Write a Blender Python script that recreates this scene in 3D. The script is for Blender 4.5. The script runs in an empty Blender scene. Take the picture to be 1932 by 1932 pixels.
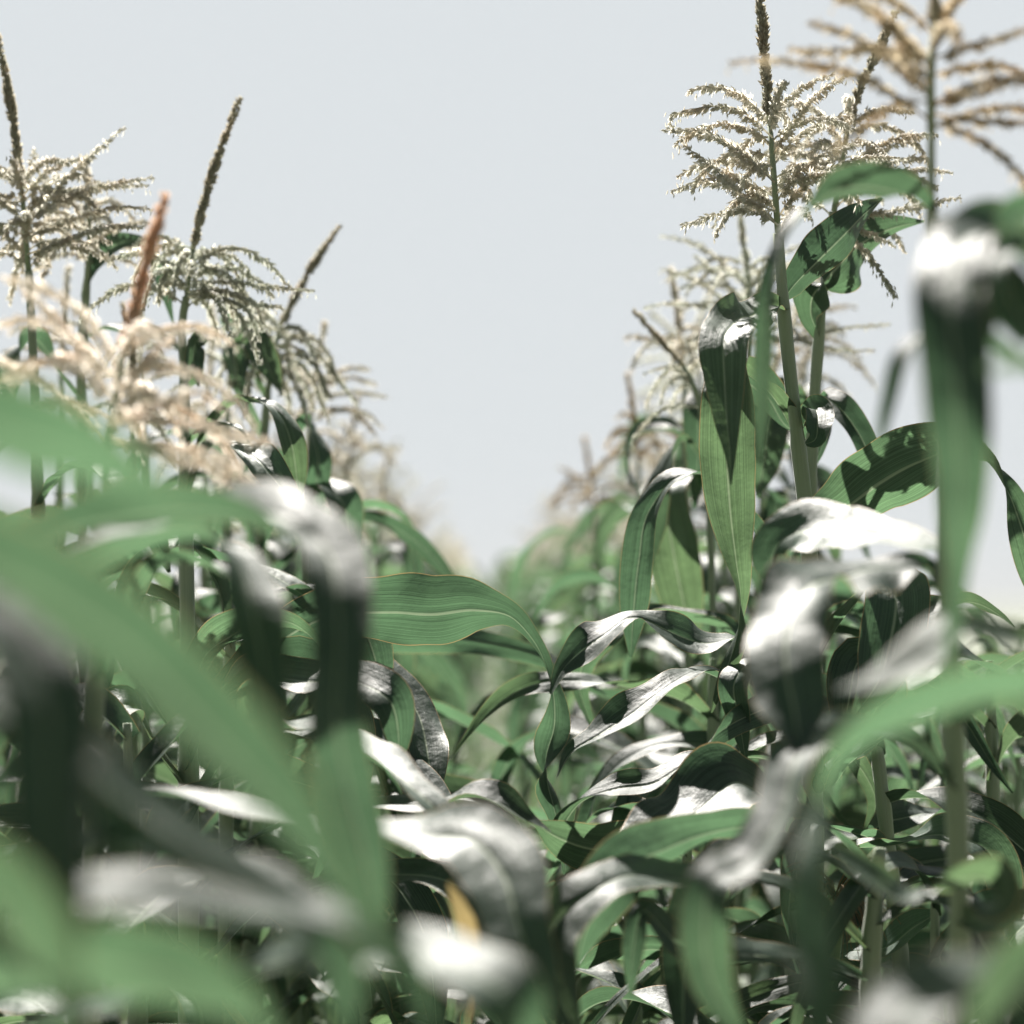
import bpy, math, random
from mathutils import Vector, Matrix, noise, Quaternion

# ------------------------------------------------------------------ camera, world, sun, exposure
scene = bpy.context.scene
col = scene.collection
R = math.radians
EYE = 1.05
FPX = 4025.0            # focal length in units of a 1932 px wide picture
cam_d = bpy.data.cameras.new("camera")
cam_d.lens = 50; cam_d.sensor_width = 24; cam_d.sensor_fit = 'HORIZONTAL'
cam_d.clip_start = 0.05; cam_d.clip_end = 9000
cam_d.dof.use_dof = True
cam_d.dof.focus_distance = 2.62
cam_d.dof.aperture_fstop = 1.75
cam = bpy.data.objects.new("camera", cam_d)
cam.location = (0, 0, EYE)
cam.rotation_euler = (R(92.617), 0, R(-0.513))
col.objects.link(cam)
scene.camera = cam
CAM_M = cam.matrix_basis.copy().to_3x3()
CAM_L = Vector((0, 0, EYE))

SUN_EL, SUN_AZ = 55, -12          # degrees; azimuth from +Y, negative = to the left
sdir = Vector((math.sin(R(SUN_AZ)) * math.cos(R(SUN_EL)), math.cos(R(SUN_AZ)) * math.cos(R(SUN_EL)), math.sin(R(SUN_EL))))
w = bpy.data.worlds.new("World"); scene.world = w; w.use_nodes = True
nt = w.node_tree; nt.nodes.clear()
sky = nt.nodes.new('ShaderNodeTexSky'); sky.sky_type = 'NISHITA'; sky.sun_disc = False
sky.sun_elevation = R(SUN_EL); sky.sun_rotation = R(SUN_AZ)
sky.air_density = 1.0; sky.dust_density = 1.5; sky.ozone_density = 1.0
hs = nt.nodes.new('ShaderNodeHueSaturation'); hs.inputs['Saturation'].default_value = 0.35
# thin bright veil of haze low in the sky on the sun's side: it levels out at an even pale grey; overhead and behind it thins out
wtc = nt.nodes.new('ShaderNodeTexCoord'); wsp = nt.nodes.new('ShaderNodeSeparateXYZ')
nt.links.new(wtc.outputs['Generated'], wsp.inputs[0])
def ramp(sock, a, b, c, d):
    n = nt.nodes.new('ShaderNodeMapRange'); n.interpolation_type = 'SMOOTHSTEP'
    for i, v in enumerate((a, b, c, d)): n.inputs[i + 1].default_value = v
    nt.links.new(sock, n.inputs[0]); return n.outputs[0]
def wm(op, a, b):
    n = nt.nodes.new('ShaderNodeMath'); n.operation = op
    for i, v in enumerate((a, b)):
        if isinstance(v, bpy.types.NodeSocket): nt.links.new(v, n.inputs[i])
        else: n.inputs[i].default_value = v
    return n.outputs[0]
veil = wm('MULTIPLY', ramp(wsp.outputs[2], .28, .44, 1, 0), ramp(wsp.outputs[1], .6, .93, 0, 1))
vmix = nt.nodes.new('ShaderNodeMix'); vmix.data_type = 'RGBA'
vmix.inputs[7].default_value = (2.39, 2.53, 2.62, 1)
lo = nt.nodes.new('ShaderNodeMix'); lo.data_type = 'RGBA'; lo.blend_type = 'MULTIPLY'; lo.inputs[0].default_value = 1; lo.inputs[7].default_value = (.16, .17, .18, 1)
bg = nt.nodes.new('ShaderNodeBackground'); bg.inputs['Strength'].default_value = 0.1
out = nt.nodes.new('ShaderNodeOutputWorld')
nt.links.new(sky.outputs['Color'], hs.inputs['Color'])
nt.links.new(hs.outputs['Color'], lo.inputs[6])
cl = nt.nodes.new('ShaderNodeVectorMath'); cl.operation = 'MINIMUM'; cl.inputs[1].default_value = (.78, .98, 1.02)
nt.links.new(lo.outputs[2], cl.inputs[0]); nt.links.new(cl.outputs['Vector'], vmix.inputs[6]); nt.links.new(veil, vmix.inputs[0])
nt.links.new(vmix.outputs[2], bg.inputs['Color'])
nt.links.new(bg.outputs['Background'], out.inputs['Surface'])

sun_d = bpy.data.lights.new("sun", 'SUN'); sun_d.energy = 5.0; sun_d.angle = R(0.53); sun_d.color = (1.0, 0.95, 0.89)
sun = bpy.data.objects.new("sun", sun_d); col.objects.link(sun)
sun.rotation_euler = (-sdir).to_track_quat('-Z', 'Y').to_euler()

scene.view_settings.view_transform = 'Standard'
scene.view_settings.look = 'None'
scene.view_settings.gamma = 1
scene.view_settings.exposure = 1.6
scene.cycles.max_bounces = 8
scene.cycles.transparent_max_bounces = 8
scene.cycles.use_denoising = True
scene.cycles.volume_bounces = 0

# ------------------------------------------------------------------ helpers
def P(px, py, d):
    """a place in the field seen at (px, py) of the 1932 px picture, d metres away"""
    return CAM_L + CAM_M @ Vector(((px - 966) / FPX * d, (966 - py) / FPX * d, -d))

class MB:
    def __init__(s): s.v = []; s.f = []; s.uv = []
    def add(s, verts, faces, uvs=None):
        o = len(s.v); s.v += [tuple(p) for p in verts]
        s.f += [tuple(i + o for i in f) for f in faces]
        s.uv += list(uvs) if uvs else [(0.5, 0.5)] * len(verts)
    def mesh(s, name, mat):
        me = bpy.data.meshes.new(name)
        me.from_pydata(s.v, [], s.f)
        ul = me.uv_layers.new(name="UVMap")
        lv = [0] * len(me.loops); me.loops.foreach_get('vertex_index', lv)
        flat = []
        for i in lv: flat += s.uv[i]
        ul.data.foreach_set('uv', flat)
        me.polygons.foreach_set('use_smooth', [True] * len(me.polygons))
        me.materials.append(mat)
        me.update()
        return me

def link(name, me, parent=None, loc=None):
    o = bpy.data.objects.new(name, me); col.objects.link(o)
    if parent is not None: o.parent = parent
    if loc is not None: o.location = loc
    return o

def catmull(pts, n):
    """pts: list of tuples of floats; n samples, spaced by chord length"""
    m = len(pts)
    dist = [0.0]
    for i in range(1, m):
        dd = (Vector(pts[i][:3]) - Vector(pts[i - 1][:3])).length
        dist.append(dist[-1] + max(dd, 1e-5))
    res = []
    k = 0
    for j in range(n):
        s = dist[-1] * j / (n - 1)
        while k < m - 2 and s > dist[k + 1]: k += 1
        t = min(1.0, max(0.0, (s - dist[k]) / (dist[k + 1] - dist[k])))
        p1, p2 = pts[k], pts[k + 1]
        h = dist[k + 1] - dist[k]
        def tang(i):
            if i == 0: return [(b - a) / (dist[1] - dist[0]) for a, b in zip(pts[0], pts[1])]
            if i == m - 1: return [(b - a) / (dist[-1] - dist[-2]) for a, b in zip(pts[-2], pts[-1])]
            h0, h1 = dist[i] - dist[i - 1], dist[i + 1] - dist[i]
            return [((b - a) / h0 * h1 + (c - b) / h1 * h0) / (h0 + h1) for a, b, c in zip(pts[i - 1], pts[i], pts[i + 1])]
        m1, m2 = tang(k), tang(k + 1)
        t2, t3 = t * t, t * t * t
        res.append(([(2 * t3 - 3 * t2 + 1) * a + (t3 - 2 * t2 + t) * h * c + (-2 * t3 + 3 * t2) * b + (t3 - t2) * h * e
                     for a, b, c, e in zip(p1, p2, m1, m2)], s))
    return res

US = [-1, -.9, -.72, -.5, -.3, -.14, -.05, 0, .05, .14, .3, .5, .72, .9, 1]
US_LOW = [-1, -.6, -.2, 0, .2, .6, 1]

def blade(samples, seed, channel=0.25, ruffle=0.16, us=US, curl0=0.0, wave=26.0):
    """samples: list of (pos, side, halfwidth, arc length). One continuous leaf blade."""
    rnd = random.Random(seed)
    ph = [rnd.uniform(0, 6.28) for _ in range(4)]
    mb = MB(); n = len(samples); verts = []; uvs = []
    L = samples[-1][3]
    for i, (p, sd, hw, s) in enumerate(samples):
        a = samples[max(0, i - 1)][0]; b = samples[min(n - 1, i + 1)][0]
        T = (b - a).normalized()
        sd = (sd - T * sd.dot(T)).normalized()
        N = T.cross(sd).normalized()
        t = s / L
        env = min(1, t / 0.15) * (1 - 0.3 * t)
        c = channel + curl0 * max(0, 1 - t / 0.12)
        for u in us:
            au = abs(u)
            side_ph = ph[0] if u > 0 else ph[1]
            rf = ruffle * env * hw * (au ** 2.2) * (math.sin(s * wave + side_ph) + 0.55 * math.sin(s * wave * 2.3 + side_ph * 2.1 + ph[2]))
            rf += 0.17 * hw * env * noise.noise(Vector((s * 14 + seed * 3.7, u * 1.6, seed * 1.3)))
            ang = c * au
            x = hw * (math.sin(ang * 1.2) / 1.2 / max(c, .01) if c > .01 else au)
            x = hw * au * math.cos(c * au * 0.9)
            z = hw * au * math.sin(c * (0.55 + 0.45 * au))
            edge = 1 + 0.035 * noise.noise(Vector((s * 30 + seed, u * 3, 5.5))) * (au > .85)
            rib = -0.0016 * max(0, 1 - au / 0.1) * min(1, hw / 0.015)
            verts.append(p + sd * (math.copysign(x * edge, u) if u else 0) + N * (z + rf + rib))
            uvs.append((0.5 + 0.5 * u, s))
    m = len(us); faces = []
    for i in range(n - 1):
        for j in range(m - 1):
            k = i * m + j
            faces.append((k, k + 1, k + m + 1, k + m))
    mb.add(verts, faces, uvs)
    return mb

def tube(mb, pts, radii, k=8, cap=True):
    """tube along points"""
    n = len(pts); rings = []
    up = Vector((0.31, 0.95, 0.05))
    vs = []; uv = []; s = 0
    prev = None
    for i in range(n):
        a = pts[max(0, i - 1)]; b = pts[min(n - 1, i + 1)]
        T = (b - a).normalized()
        X = up.cross(T)
        if X.length < 1e-3: X = Vector((1, 0, 0)).cross(T)
        X.normalize(); Y = T.cross(X)
        if i: s += (pts[i] - pts[i - 1]).length
        for j in range(k):
            an = 6.28318 * j / k
            vs.append(pts[i] + (X * math.cos(an) + Y * math.sin(an)) * radii[i])
            uv.append((j / k, s))
    f = []
    for i in range(n - 1):
        for j in range(k):
            f.append((i * k + j, i * k + (j + 1) % k, (i + 1) * k + (j + 1) % k, (i + 1) * k + j))
    if cap:
        f.append(tuple(range(k - 1, -1, -1))); f.append(tuple((n - 1) * k + j for j in range(k)))
    mb.add(vs, f, uv)

# ------------------------------------------------------------------ materials
def new_mat(name):
    m = bpy.data.materials.new(name); m.use_nodes = True
    t = m.node_tree; t.nodes.clear()
    return m, t, t.nodes.new('ShaderNodeOutputMaterial')

def N(t, typ, **kw):
    n = t.nodes.new(typ)
    for k, v in kw.items():
        if k.startswith('i_'): n.inputs[k[2:].replace('_', ' ')].default_value = v
        else: setattr(n, k, v)
    return n

def mix_col(t, fac, a, b, blend='MIX'):
    n = t.nodes.new('ShaderNodeMix'); n.data_type = 'RGBA'; n.blend_type = blend
    for sock, val in ((n.inputs[0], fac), (n.inputs[6], a), (n.inputs[7], b)):
        if isinstance(val, bpy.types.NodeSocket): t.links.new(val, sock)
        else: sock.default_value = val if not isinstance(val, tuple) else (*val, 1)
    return n.outputs[2]

def math_n(t, op, a, b=None, c=None, clamp=False):
    n = t.nodes.new('ShaderNodeMath'); n.operation = op; n.use_clamp = clamp
    for i, v in enumerate((a, b, c)):
        if v is None: continue
        if isinstance(v, bpy.types.NodeSocket): t.links.new(v, n.inputs[i])
        else: n.inputs[i].default_value = v
    return n.outputs[0]

def leaf_material(name, top, trans, rib, rough=0.5, spec=0.58, tmix=0.42, dry=(0.33, 0.22, 0.10), dry_amt=0.0):
    m, t, o = new_mat(name)
    uv = N(t, 'ShaderNodeUVMap', uv_map="UVMap")
    sep = N(t, 'ShaderNodeSeparateXYZ'); t.links.new(uv.outputs[0], sep.inputs[0])
    u, v = sep.outputs[0], sep.outputs[1]
    # distance from the midrib
    du = math_n(t, 'ABSOLUTE', math_n(t, 'SUBTRACT', u, 0.5))
    ribm = math_n(t, 'SUBTRACT', 1.0, math_n(t, 'DIVIDE', du, 0.026, clamp=True), clamp=True)
    ribm = math_n(t, 'POWER', ribm, 0.6)
    # parallel veins: noise stretched along the blade
    comb = N(t, 'ShaderNodeCombineXYZ'); t.links.new(math_n(t, 'MULTIPLY', u, 88.0), comb.inputs[0]); t.links.new(math_n(t, 'MULTIPLY', v, 1.0), comb.inputs[1])
    oi = N(t, 'ShaderNodeObjectInfo')
    t.links.new(math_n(t, 'MULTIPLY', oi.outputs['Random'], 37.0), comb.inputs[2])
    vein = N(t, 'ShaderNodeTexNoise', i_Scale=1.0, i_Detail=3.0, i_Roughness=0.65); t.links.new(comb.outputs[0], vein.inputs['Vector'])
    comb2 = N(t, 'ShaderNodeCombineXYZ'); t.links.new(math_n(t, 'MULTIPLY', u, 30.0), comb2.inputs[0]); t.links.new(math_n(t, 'MULTIPLY', v, 0.6), comb2.inputs[1])
    big = N(t, 'ShaderNodeTexNoise', i_Scale=1.0, i_Detail=1.0); t.links.new(comb2.outputs[0], big.inputs['Vector'])
    # blotches in object space
    tc = N(t, 'ShaderNodeTexCoord')
    bl = N(t, 'ShaderNodeTexNoise', i_Scale=9.0, i_Detail=4.0); t.links.new(tc.outputs['Object'], bl.inputs['Vector'])
    vf = N(t, 'ShaderNodeMapRange'); vf.inputs[1].default_value = 0.36; vf.inputs[2].default_value = 0.64; vf.inputs[3].default_value = 0.70; vf.inputs[4].default_value = 1.30
    t.links.new(vein.outputs[0], vf.inputs[0])
    vb = N(t, 'ShaderNodeMapRange'); vb.inputs[1].default_value = 0.35; vb.inputs[2].default_value = 0.65; vb.inputs[3].default_value = 0.93; vb.inputs[4].default_value = 1.07
    t.links.new(big.outputs[0], vb.inputs[0])
    bb = N(t, 'ShaderNodeMapRange'); bb.inputs[1].default_value = 0.3; bb.inputs[2].default_value = 0.7; bb.inputs[3].default_value = 0.8; bb.inputs[4].default_value = 1.2
    t.links.new(bl.outputs[0], bb.inputs[0])
    k = math_n(t, 'MULTIPLY', math_n(t, 'MULTIPLY', vf.outputs[0], vb.outputs[0]), bb.outputs[0])
    rv = math_n(t, 'MULTIPLY_ADD', math_n(t, 'FRACT', math_n(t, 'MULTIPLY', oi.outputs['Random'], 7.31)), 0.55, 0.76)
    k = math_n(t, 'MULTIPLY', k, rv)
    kc = N(t, 'ShaderNodeCombineColor')
    for i in range(3): t.links.new(k, kc.inputs[i])
    colr = mix_col(t, 1.0, top, kc.outputs[0], 'MULTIPLY')
    hv = math_n(t, 'MULTIPLY', math_n(t, 'POWER', oi.outputs['Random'], 3.0), 0.45)
    tcol = mix_col(t, 1.0, mix_col(t, hv, trans, (trans[0] * 1.75, trans[1] * 1.22, trans[2] * .85)), kc.outputs[0], 'MULTIPLY')
    colr = mix_col(t, math_n(t, 'MULTIPLY', ribm, 0.85), colr, rib)
    tcol = mix_col(t, math_n(t, 'MULTIPLY', ribm, 0.6), tcol, tuple(x * 1.1 for x in rib))
    # papery brown margin and dry flecks
    em = math_n(t, 'GREATER_THAN', math_n(t, 'ADD', du, math_n(t, 'MULTIPLY', math_n(t, 'SUBTRACT', bl.outputs[0], 0.5), 0.02)), 0.488)
    dryn = N(t, 'ShaderNodeTexNoise', i_Scale=5.0, i_Detail=5.0, i_Roughness=0.7); t.links.new(tc.outputs['Object'], dryn.inputs['Vector'])
    dm = N(t, 'ShaderNodeMapRange'); dm.inputs[1].default_value = 0.70 - dry_amt; dm.inputs[2].default_value = 0.74 - dry_amt; t.links.new(dryn.outputs[0], dm.inputs[0])
    dmix = math_n(t, 'MAXIMUM', math_n(t, 'MULTIPLY', em, 0.75), dm.outputs[0], clamp=True)
    colr = mix_col(t, dmix, colr, dry)
    tcol = mix_col(t, dmix, tcol, dry)
    cr = N(t, 'ShaderNodeTexNoise', i_Scale=38.0, i_Detail=3.0, i_Roughness=.55); t.links.new(tc.outputs['Object'], cr.inputs['Vector'])
    bm0 = N(t, 'ShaderNodeBump', i_Strength=0.5, i_Distance=0.006); t.links.new(cr.outputs[0], bm0.inputs['Height'])
    bmp = N(t, 'ShaderNodeBump', i_Strength=0.45, i_Distance=0.0012); t.links.new(bm0.outputs[0], bmp.inputs['Normal'])
    t.links.new(math_n(t, 'ADD', vein.outputs[0], math_n(t, 'MULTIPLY', big.outputs[0], .5)), bmp.inputs['Height'])
    pr = N(t, 'ShaderNodeBsdfPrincipled', i_Roughness=rough)
    gm_ = N(t, 'ShaderNodeMapRange'); gm_.inputs[1].default_value = .36; gm_.inputs[2].default_value = .62; gm_.inputs[3].default_value = spec * .45; gm_.inputs[4].default_value = spec * 1.2
    t.links.new(math_n(t, 'ADD', math_n(t, 'MULTIPLY', vein.outputs[0], .5), math_n(t, 'MULTIPLY', bl.outputs[0], .5)), gm_.inputs[0])
    t.links.new(gm_.outputs[0], pr.inputs['Specular IOR Level'])
    rr = math_n(t, 'MULTIPLY_ADD', math_n(t, 'SUBTRACT', vein.outputs[0], 0.5), 0.25, rough)
    t.links.new(rr, pr.inputs['Roughness'])
    t.links.new(colr, pr.inputs['Base Color']); t.links.new(bmp.outputs[0], pr.inputs['Normal'])
    tr = N(t, 'ShaderNodeBsdfTranslucent'); t.links.new(mix_col(t, 1.0, tcol, (tmix, tmix, tmix), 'MULTIPLY'), tr.inputs['Color']); t.links.new(bmp.outputs[0], tr.inputs['Normal'])
    mx = N(t, 'ShaderNodeAddShader')
    t.links.new(pr.outputs[0], mx.inputs[0]); t.links.new(tr.outputs[0], mx.inputs[1])
    t.links.new(mx.outputs[0], o.inputs['Surface'])
    return m

M = {}
M['leaf'] = leaf_material('maize_leaf', (0.012, 0.026, 0.016), (0.088, 0.172, 0.086), (0.25, 0.30, 0.20))
M['husk'] = leaf_material('husk', (0.10, 0.14, 0.07), (0.32, 0.45, 0.20), (0.2, 0.26, 0.14), tmix=0.3, dry_amt=0.04)
M['yellow'] = leaf_material('withered_leaf', (0.22, 0.165, 0.065), (0.30, 0.23, 0.10), (0.28, 0.23, 0.13), tmix=0.45, dry_amt=0.08)
M['weed'] = leaf_material('weed_leaf', (0.04, 0.06, 0.03), (0.12, 0.19, 0.085), (0.1, 0.14, 0.07), rough=0.55, spec=.3, tmix=0.4)

def stalk_material():
    m, t, o = new_mat('stalk')
    uv = N(t, 'ShaderNodeUVMap', uv_map="UVMap")
    mp = N(t, 'ShaderNodeMapping'); mp.inputs['Scale'].default_value = (26, 5, 1); t.links.new(uv.outputs[0], mp.inputs[0])
    ns = N(t, 'ShaderNodeTexNoise', i_Scale=1.0, i_Detail=3.0); t.links.new(mp.outputs[0], ns.inputs['Vector'])
    tc = N(t, 'ShaderNodeTexCoord')
    bl = N(t, 'ShaderNodeTexNoise', i_Scale=11.0, i_Detail=3.0); t.links.new(tc.outputs['Object'], bl.inputs['Vector'])
    c = mix_col(t, ns.outputs[0], (0.19, 0.255, 0.15), (0.32, 0.40, 0.26))
    c = mix_col(t, math_n(t, 'MULTIPLY', bl.outputs[0], 0.25), c, (0.30, 0.28, 0.21))
    b = N(t, 'ShaderNodeBump', i_Strength=0.3, i_Distance=0.001); t.links.new(ns.outputs[0], b.inputs['Height'])
    pr = N(t, 'ShaderNodeBsdfPrincipled', i_Roughness=0.45); t.links.new(c, pr.inputs['Base Color']); t.links.new(b.outputs[0], pr.inputs['Normal'])
    pr.inputs['Sheen Weight'].default_value = 0.35; pr.inputs['Sheen Roughness'].default_value = 0.4
    t.links.new(pr.outputs[0], o.inputs['Surface'])
    return m
M['stalk'] = stalk_material()

def tassel_material(name, c1, c2, c3, tmix=0.35):
    m, t, o = new_mat(name)
    tc = N(t, 'ShaderNodeTexCoord')
    a = N(t, 'ShaderNodeTexNoise', i_Scale=170.0, i_Detail=2.0); t.links.new(tc.outputs['Object'], a.inputs['Vector'])
    b = N(t, 'ShaderNodeTexNoise', i_Scale=26.0, i_Detail=2.0); t.links.new(tc.outputs['Object'], b.inputs['Vector'])
    r1 = N(t, 'ShaderNodeMapRange'); r1.inputs[1].default_value = 0.38; r1.inputs[2].default_value = 0.62; t.links.new(a.outputs[0], r1.inputs[0])
    r2 = N(t, 'ShaderNodeMapRange'); r2.inputs[1].default_value = 0.42; r2.inputs[2].default_value = 0.66; t.links.new(b.outputs[0], r2.inputs[0])
    c = mix_col(t, r1.outputs[0], c1, c2)
    c = mix_col(t, math_n(t, 'MULTIPLY', r2.outputs[0], 0.8), c, c3)
    pr = N(t, 'ShaderNodeBsdfPrincipled', i_Roughness=0.55); t.links.new(c, pr.inputs['Base Color'])
    tr = N(t, 'ShaderNodeBsdfTranslucent'); t.links.new(mix_col(t, 1.0, c, (1.3, 1.28, 1.24), 'MULTIPLY'), tr.inputs[0])
    mx = N(t, 'ShaderNodeMixShader'); mx.inputs[0].default_value = tmix
    t.links.new(pr.outputs[0], mx.inputs[1]); t.links.new(tr.outputs[0], mx.inputs[2]); t.links.new(mx.outputs[0], o.inputs['Surface'])
    return m
M['tan'] = tassel_material('tassel_florets', (0.72, 0.71, 0.67), (0.50, 0.50, 0.43), (0.58, 0.53, 0.45), .6)
M['orange'] = tassel_material('ripe_tassel_florets', (0.80, 0.775, 0.73), (0.72, 0.69, 0.63), (0.74, 0.66, 0.58), .64)
M['gold'] = tassel_material('golden_tassel_florets', (0.55, 0.49, 0.38), (0.44, 0.39, 0.28), (0.50, 0.40, 0.27), .58)
M['rust'] = tassel_material('rusty_spike_florets', (0.66, 0.52, 0.41), (0.57, 0.44, 0.33), (0.60, 0.41, 0.29), .55)
M['spike'] = tassel_material('spike_florets', (0.50, 0.47, 0.40), (0.36, 0.365, 0.29), (0.46, 0.41, 0.33), .5)
M['green'] = tassel_material('young_tassel_florets', (0.68, 0.69, 0.64), (0.50, 0.53, 0.46), (0.58, 0.56, 0.49), .6)
M['silk'] = tassel_material('silk', (0.30, 0.20, 0.09), (0.20, 0.12, 0.06), (0.34, 0.26, 0.12), 0.4)

# ------------------------------------------------------------------ maize parts
def floret(mb, p, d, L, w):
    """one small open spikelet: two papery pointed glumes"""
    d = d.normalized()
    X = d.orthogonal().normalized(); Y = d.cross(X)
    w *= 1.25
    q = p + d * (L * 0.42)
    mb.add([p, q + X * w, q - X * w, p + d * L + Y * w * .7, q + Y * w * 1.1, p, q + X * w * .7 - Y * w * .6, q - X * w * .7 - Y * w * .6, p + d * L * .9 - Y * w * 1.1, q - Y * w * 1.3],
           [(0, 1, 4), (0, 4, 2), (4, 1, 3), (4, 3, 2), (5, 9, 6), (5, 7, 9), (9, 8, 6), (9, 7, 8)])

def floret_branch(rnd, pts, r0, dens, fl, fw, spread, hang=0.35, round_=False, anthers=0.3):
    mb = MB()
    n = len(pts)
    tube(mb, pts, [r0 * (1 - .6 * i / (n - 1)) for i in range(n)], 5)
    cum = [0]
    for i in range(1, n): cum.append(cum[-1] + (pts[i] - pts[i - 1]).length)
    L = cum[-1]; k = int(L / dens); seg = 0
    start = 0.02 if round_ else 0.10
    for j in range(k):
        s = L * (start + (1 - start) * j / k)
        while seg < n - 2 and s > cum[seg + 1]: seg += 1
        t = (s - cum[seg]) / (cum[seg + 1] - cum[seg])
        p = pts[seg].lerp(pts[seg + 1], t); T = (pts[seg + 1] - pts[seg]).normalized()
        clump = 0.75 + 0.5 * noise.noise(Vector((s * 55, j * .01, rnd.random() * .3)))
        for q in range(4 if round_ else 2):
            a = rnd.uniform(0, 6.28)
            O = T.orthogonal().normalized(); O = Quaternion(T, a) @ O
            tip = 1 - 0.45 * (j / k) ** 3
            d = T * rnd.uniform(.55, 1.0) + O * spread * rnd.uniform(.6, 1.3) + Vector((0, 0, -hang * rnd.uniform(.3, 1.4)))
            floret(mb, p + O * r0 * .6, d, fl * rnd.uniform(.75, 1.2) * tip * clump * 1.25, fw * rnd.uniform(.8, 1.2) * tip)
        if rnd.random() < anthers:
            O = Quaternion(T, rnd.uniform(0, 6.28)) @ T.orthogonal().normalized()
            b = p + O * fl * .6 + T * fl * .5
            floret(mb, b, Vector((rnd.uniform(-.4, .4), rnd.uniform(-.4, .4), -1)), fl * rnd.uniform(.7, 1.1), fw * .42)
    return mb

def make_tassel(parent, origin, rachis, spike_pts, nb, blen, seed, mats=('tan', 'spike'), droop=1.0, merged=False, dens=0.0038, fs=1.0, fixed=()):
    """rachis: list of world points of the bare axis that carries the branches; spike_pts: the central spike. Children of the tassel: spike, branch x nb"""
    rnd = random.Random(seed)
    if not merged: nb = int(nb * 1.45)
    rl = [p - origin for p in rachis]; sl = [p - origin for p in spike_pts]
    ax = MB(); tube(ax, rl + sl[:2], [.0042 - .0018 * i / (len(rl) + 1) for i in range(len(rl) + 2)], 7)
    n_s = 14
    sp = [Vector(c[0]) for c in catmull([tuple(p) for p in sl], n_s)]
    spike = floret_branch(rnd, sp, .0042, dens * .7, .0095 * fs, .0025 * fs, .48, hang=0, round_=True, anthers=.06)
    branches = []
    rp = [Vector(c[0]) for c in catmull([tuple(p) for p in rl], 12)]
    for i in range(nb + len(fixed)):
        if i < nb:
            f = (i + rnd.uniform(-.3, .3)) / max(1, nb - 1)
            f = min(1, max(0, f)) ** 0.9
            k = min(10, int(f * 11)); base = rp[k].lerp(rp[k + 1], f * 11 - k if f < 1 else 1)
            T = (rp[k + 1] - rp[k]).normalized()
            az = i * 2.4 + rnd.uniform(-.5, .5)
            O = Quaternion(T, az) @ T.orthogonal().normalized()
            e = R(rnd.uniform(24, 62))
            d = O * math.cos(e) + T * math.sin(e)
            L = blen * rnd.uniform(.72, 1.12) * (1 - .25 * f)
            dr = droop * rnd.uniform(.6, 1.5)
            pts = [base.copy()]; p = base.copy(); ns = 14
            wob = Vector((rnd.uniform(-1, 1), rnd.uniform(-1, 1), rnd.uniform(-1, 1))) * .05
            for q in range(ns):
                d = (d + Vector((0, 0, -dr * .115)) + wob * math.sin(q * .7 + i) ).normalized()
                p = p + d * (L / ns); pts.append(p.copy())
        else:
            pts = [Vector(c[0]) for c in catmull([tuple(q - origin) for q in fixed[i - nb]], 14)]
        b = floret_branch(rnd, pts, .0014, dens * .72, .0105 * fs, .0021 * fs, .62, hang=.75)
        branches.append(b)
    if merged:
        for b in branches + [spike]: ax.add(b.v, b.f, b.uv)
        return link('tassel', ax.mesh('tassel', M[mats[0]]), parent)
    t = link('tassel', ax.mesh('tassel', M['stalk']), parent)
    link('spike', spike.mesh('spike', M[mats[1]]), t)
    for b in branches: link('branch', b.mesh('branch', M[mats[0]]), t)
    return t

def stalk_mesh(pts, r0, r1, nodes, k=14):
    """pts local polyline ground -> top; nodes: heights where a leaf sheath ends"""
    sm = catmull([tuple(p) for p in pts], 70)
    P_ = [Vector(a[0]) for a in sm]; rad = []
    z0, z1 = P_[0].z, P_[-1].z
    for p in P_:
        f = (p.z - z0) / (z1 - z0)
        r = r0 + (r1 - r0) * f
        for nz in nodes:
            d = p.z - nz
            if -0.16 < d < 0: r += .0022 * (1 + d / .16)        # sheath, widest at the collar
            if 0 <= d < .012: r += .0012
        rad.append(r)
    mb = MB(); tube(mb, P_, rad, k)
    return mb

def make_ear(parent, origin, base, tip, r, seed):
    """an ear in its husk with a tuft of silk at the tip"""
    rnd = random.Random(seed)
    b, tp = base - origin, tip - origin
    A = (tp - b); L = A.length; A.normalize(); X = A.orthogonal().normalized(); Y = A.cross(X)
    mb = MB(); n = 16; k = 20; vs = []; uv = []
    for i in range(n):
        t = i / (n - 1)
        rr = r * (math.sin(math.pi * min(1, .22 + t * .78)) ** .6) * (1 - .25 * t) if i < n - 1 else r * .12
        for j in range(k):
            a = 6.28318 * j / k
            q = 1 + .05 * math.sin(a * 3 + t * 4) + .03 * math.sin(a * 7)
            vs.append(b + A * (L * t) + (X * math.cos(a) + Y * math.sin(a)) * rr * q); uv.append((j / k, t * L))
    mb.add(vs, [(i * k + j, i * k + (j + 1) % k, (i + 1) * k + (j + 1) % k, (i + 1) * k + j) for i in range(n - 1) for j in range(k)], uv)
    ear = link('ear', mb.mesh('ear', M['husk']), parent)
    sb = MB()
    for i in range(70):
        d = (A + X * rnd.uniform(-.5, .5) + Y * rnd.uniform(-.5, .5)).normalized()
        p = tp - A * .008; pts = [p.copy()]; l = rnd.uniform(.06, .12)
        for q in range(7):
            d = (d + Vector((rnd.uniform(-.16, .16), rnd.uniform(-.16, .16), -.30))).normalized()
            p = p + d * (l / 7); pts.append(p.copy())
        tube(sb, pts, [.0005] * 8, 3, False)
    link('silk', sb.mesh('silk', M['silk']), ear)
    return ear

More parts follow.
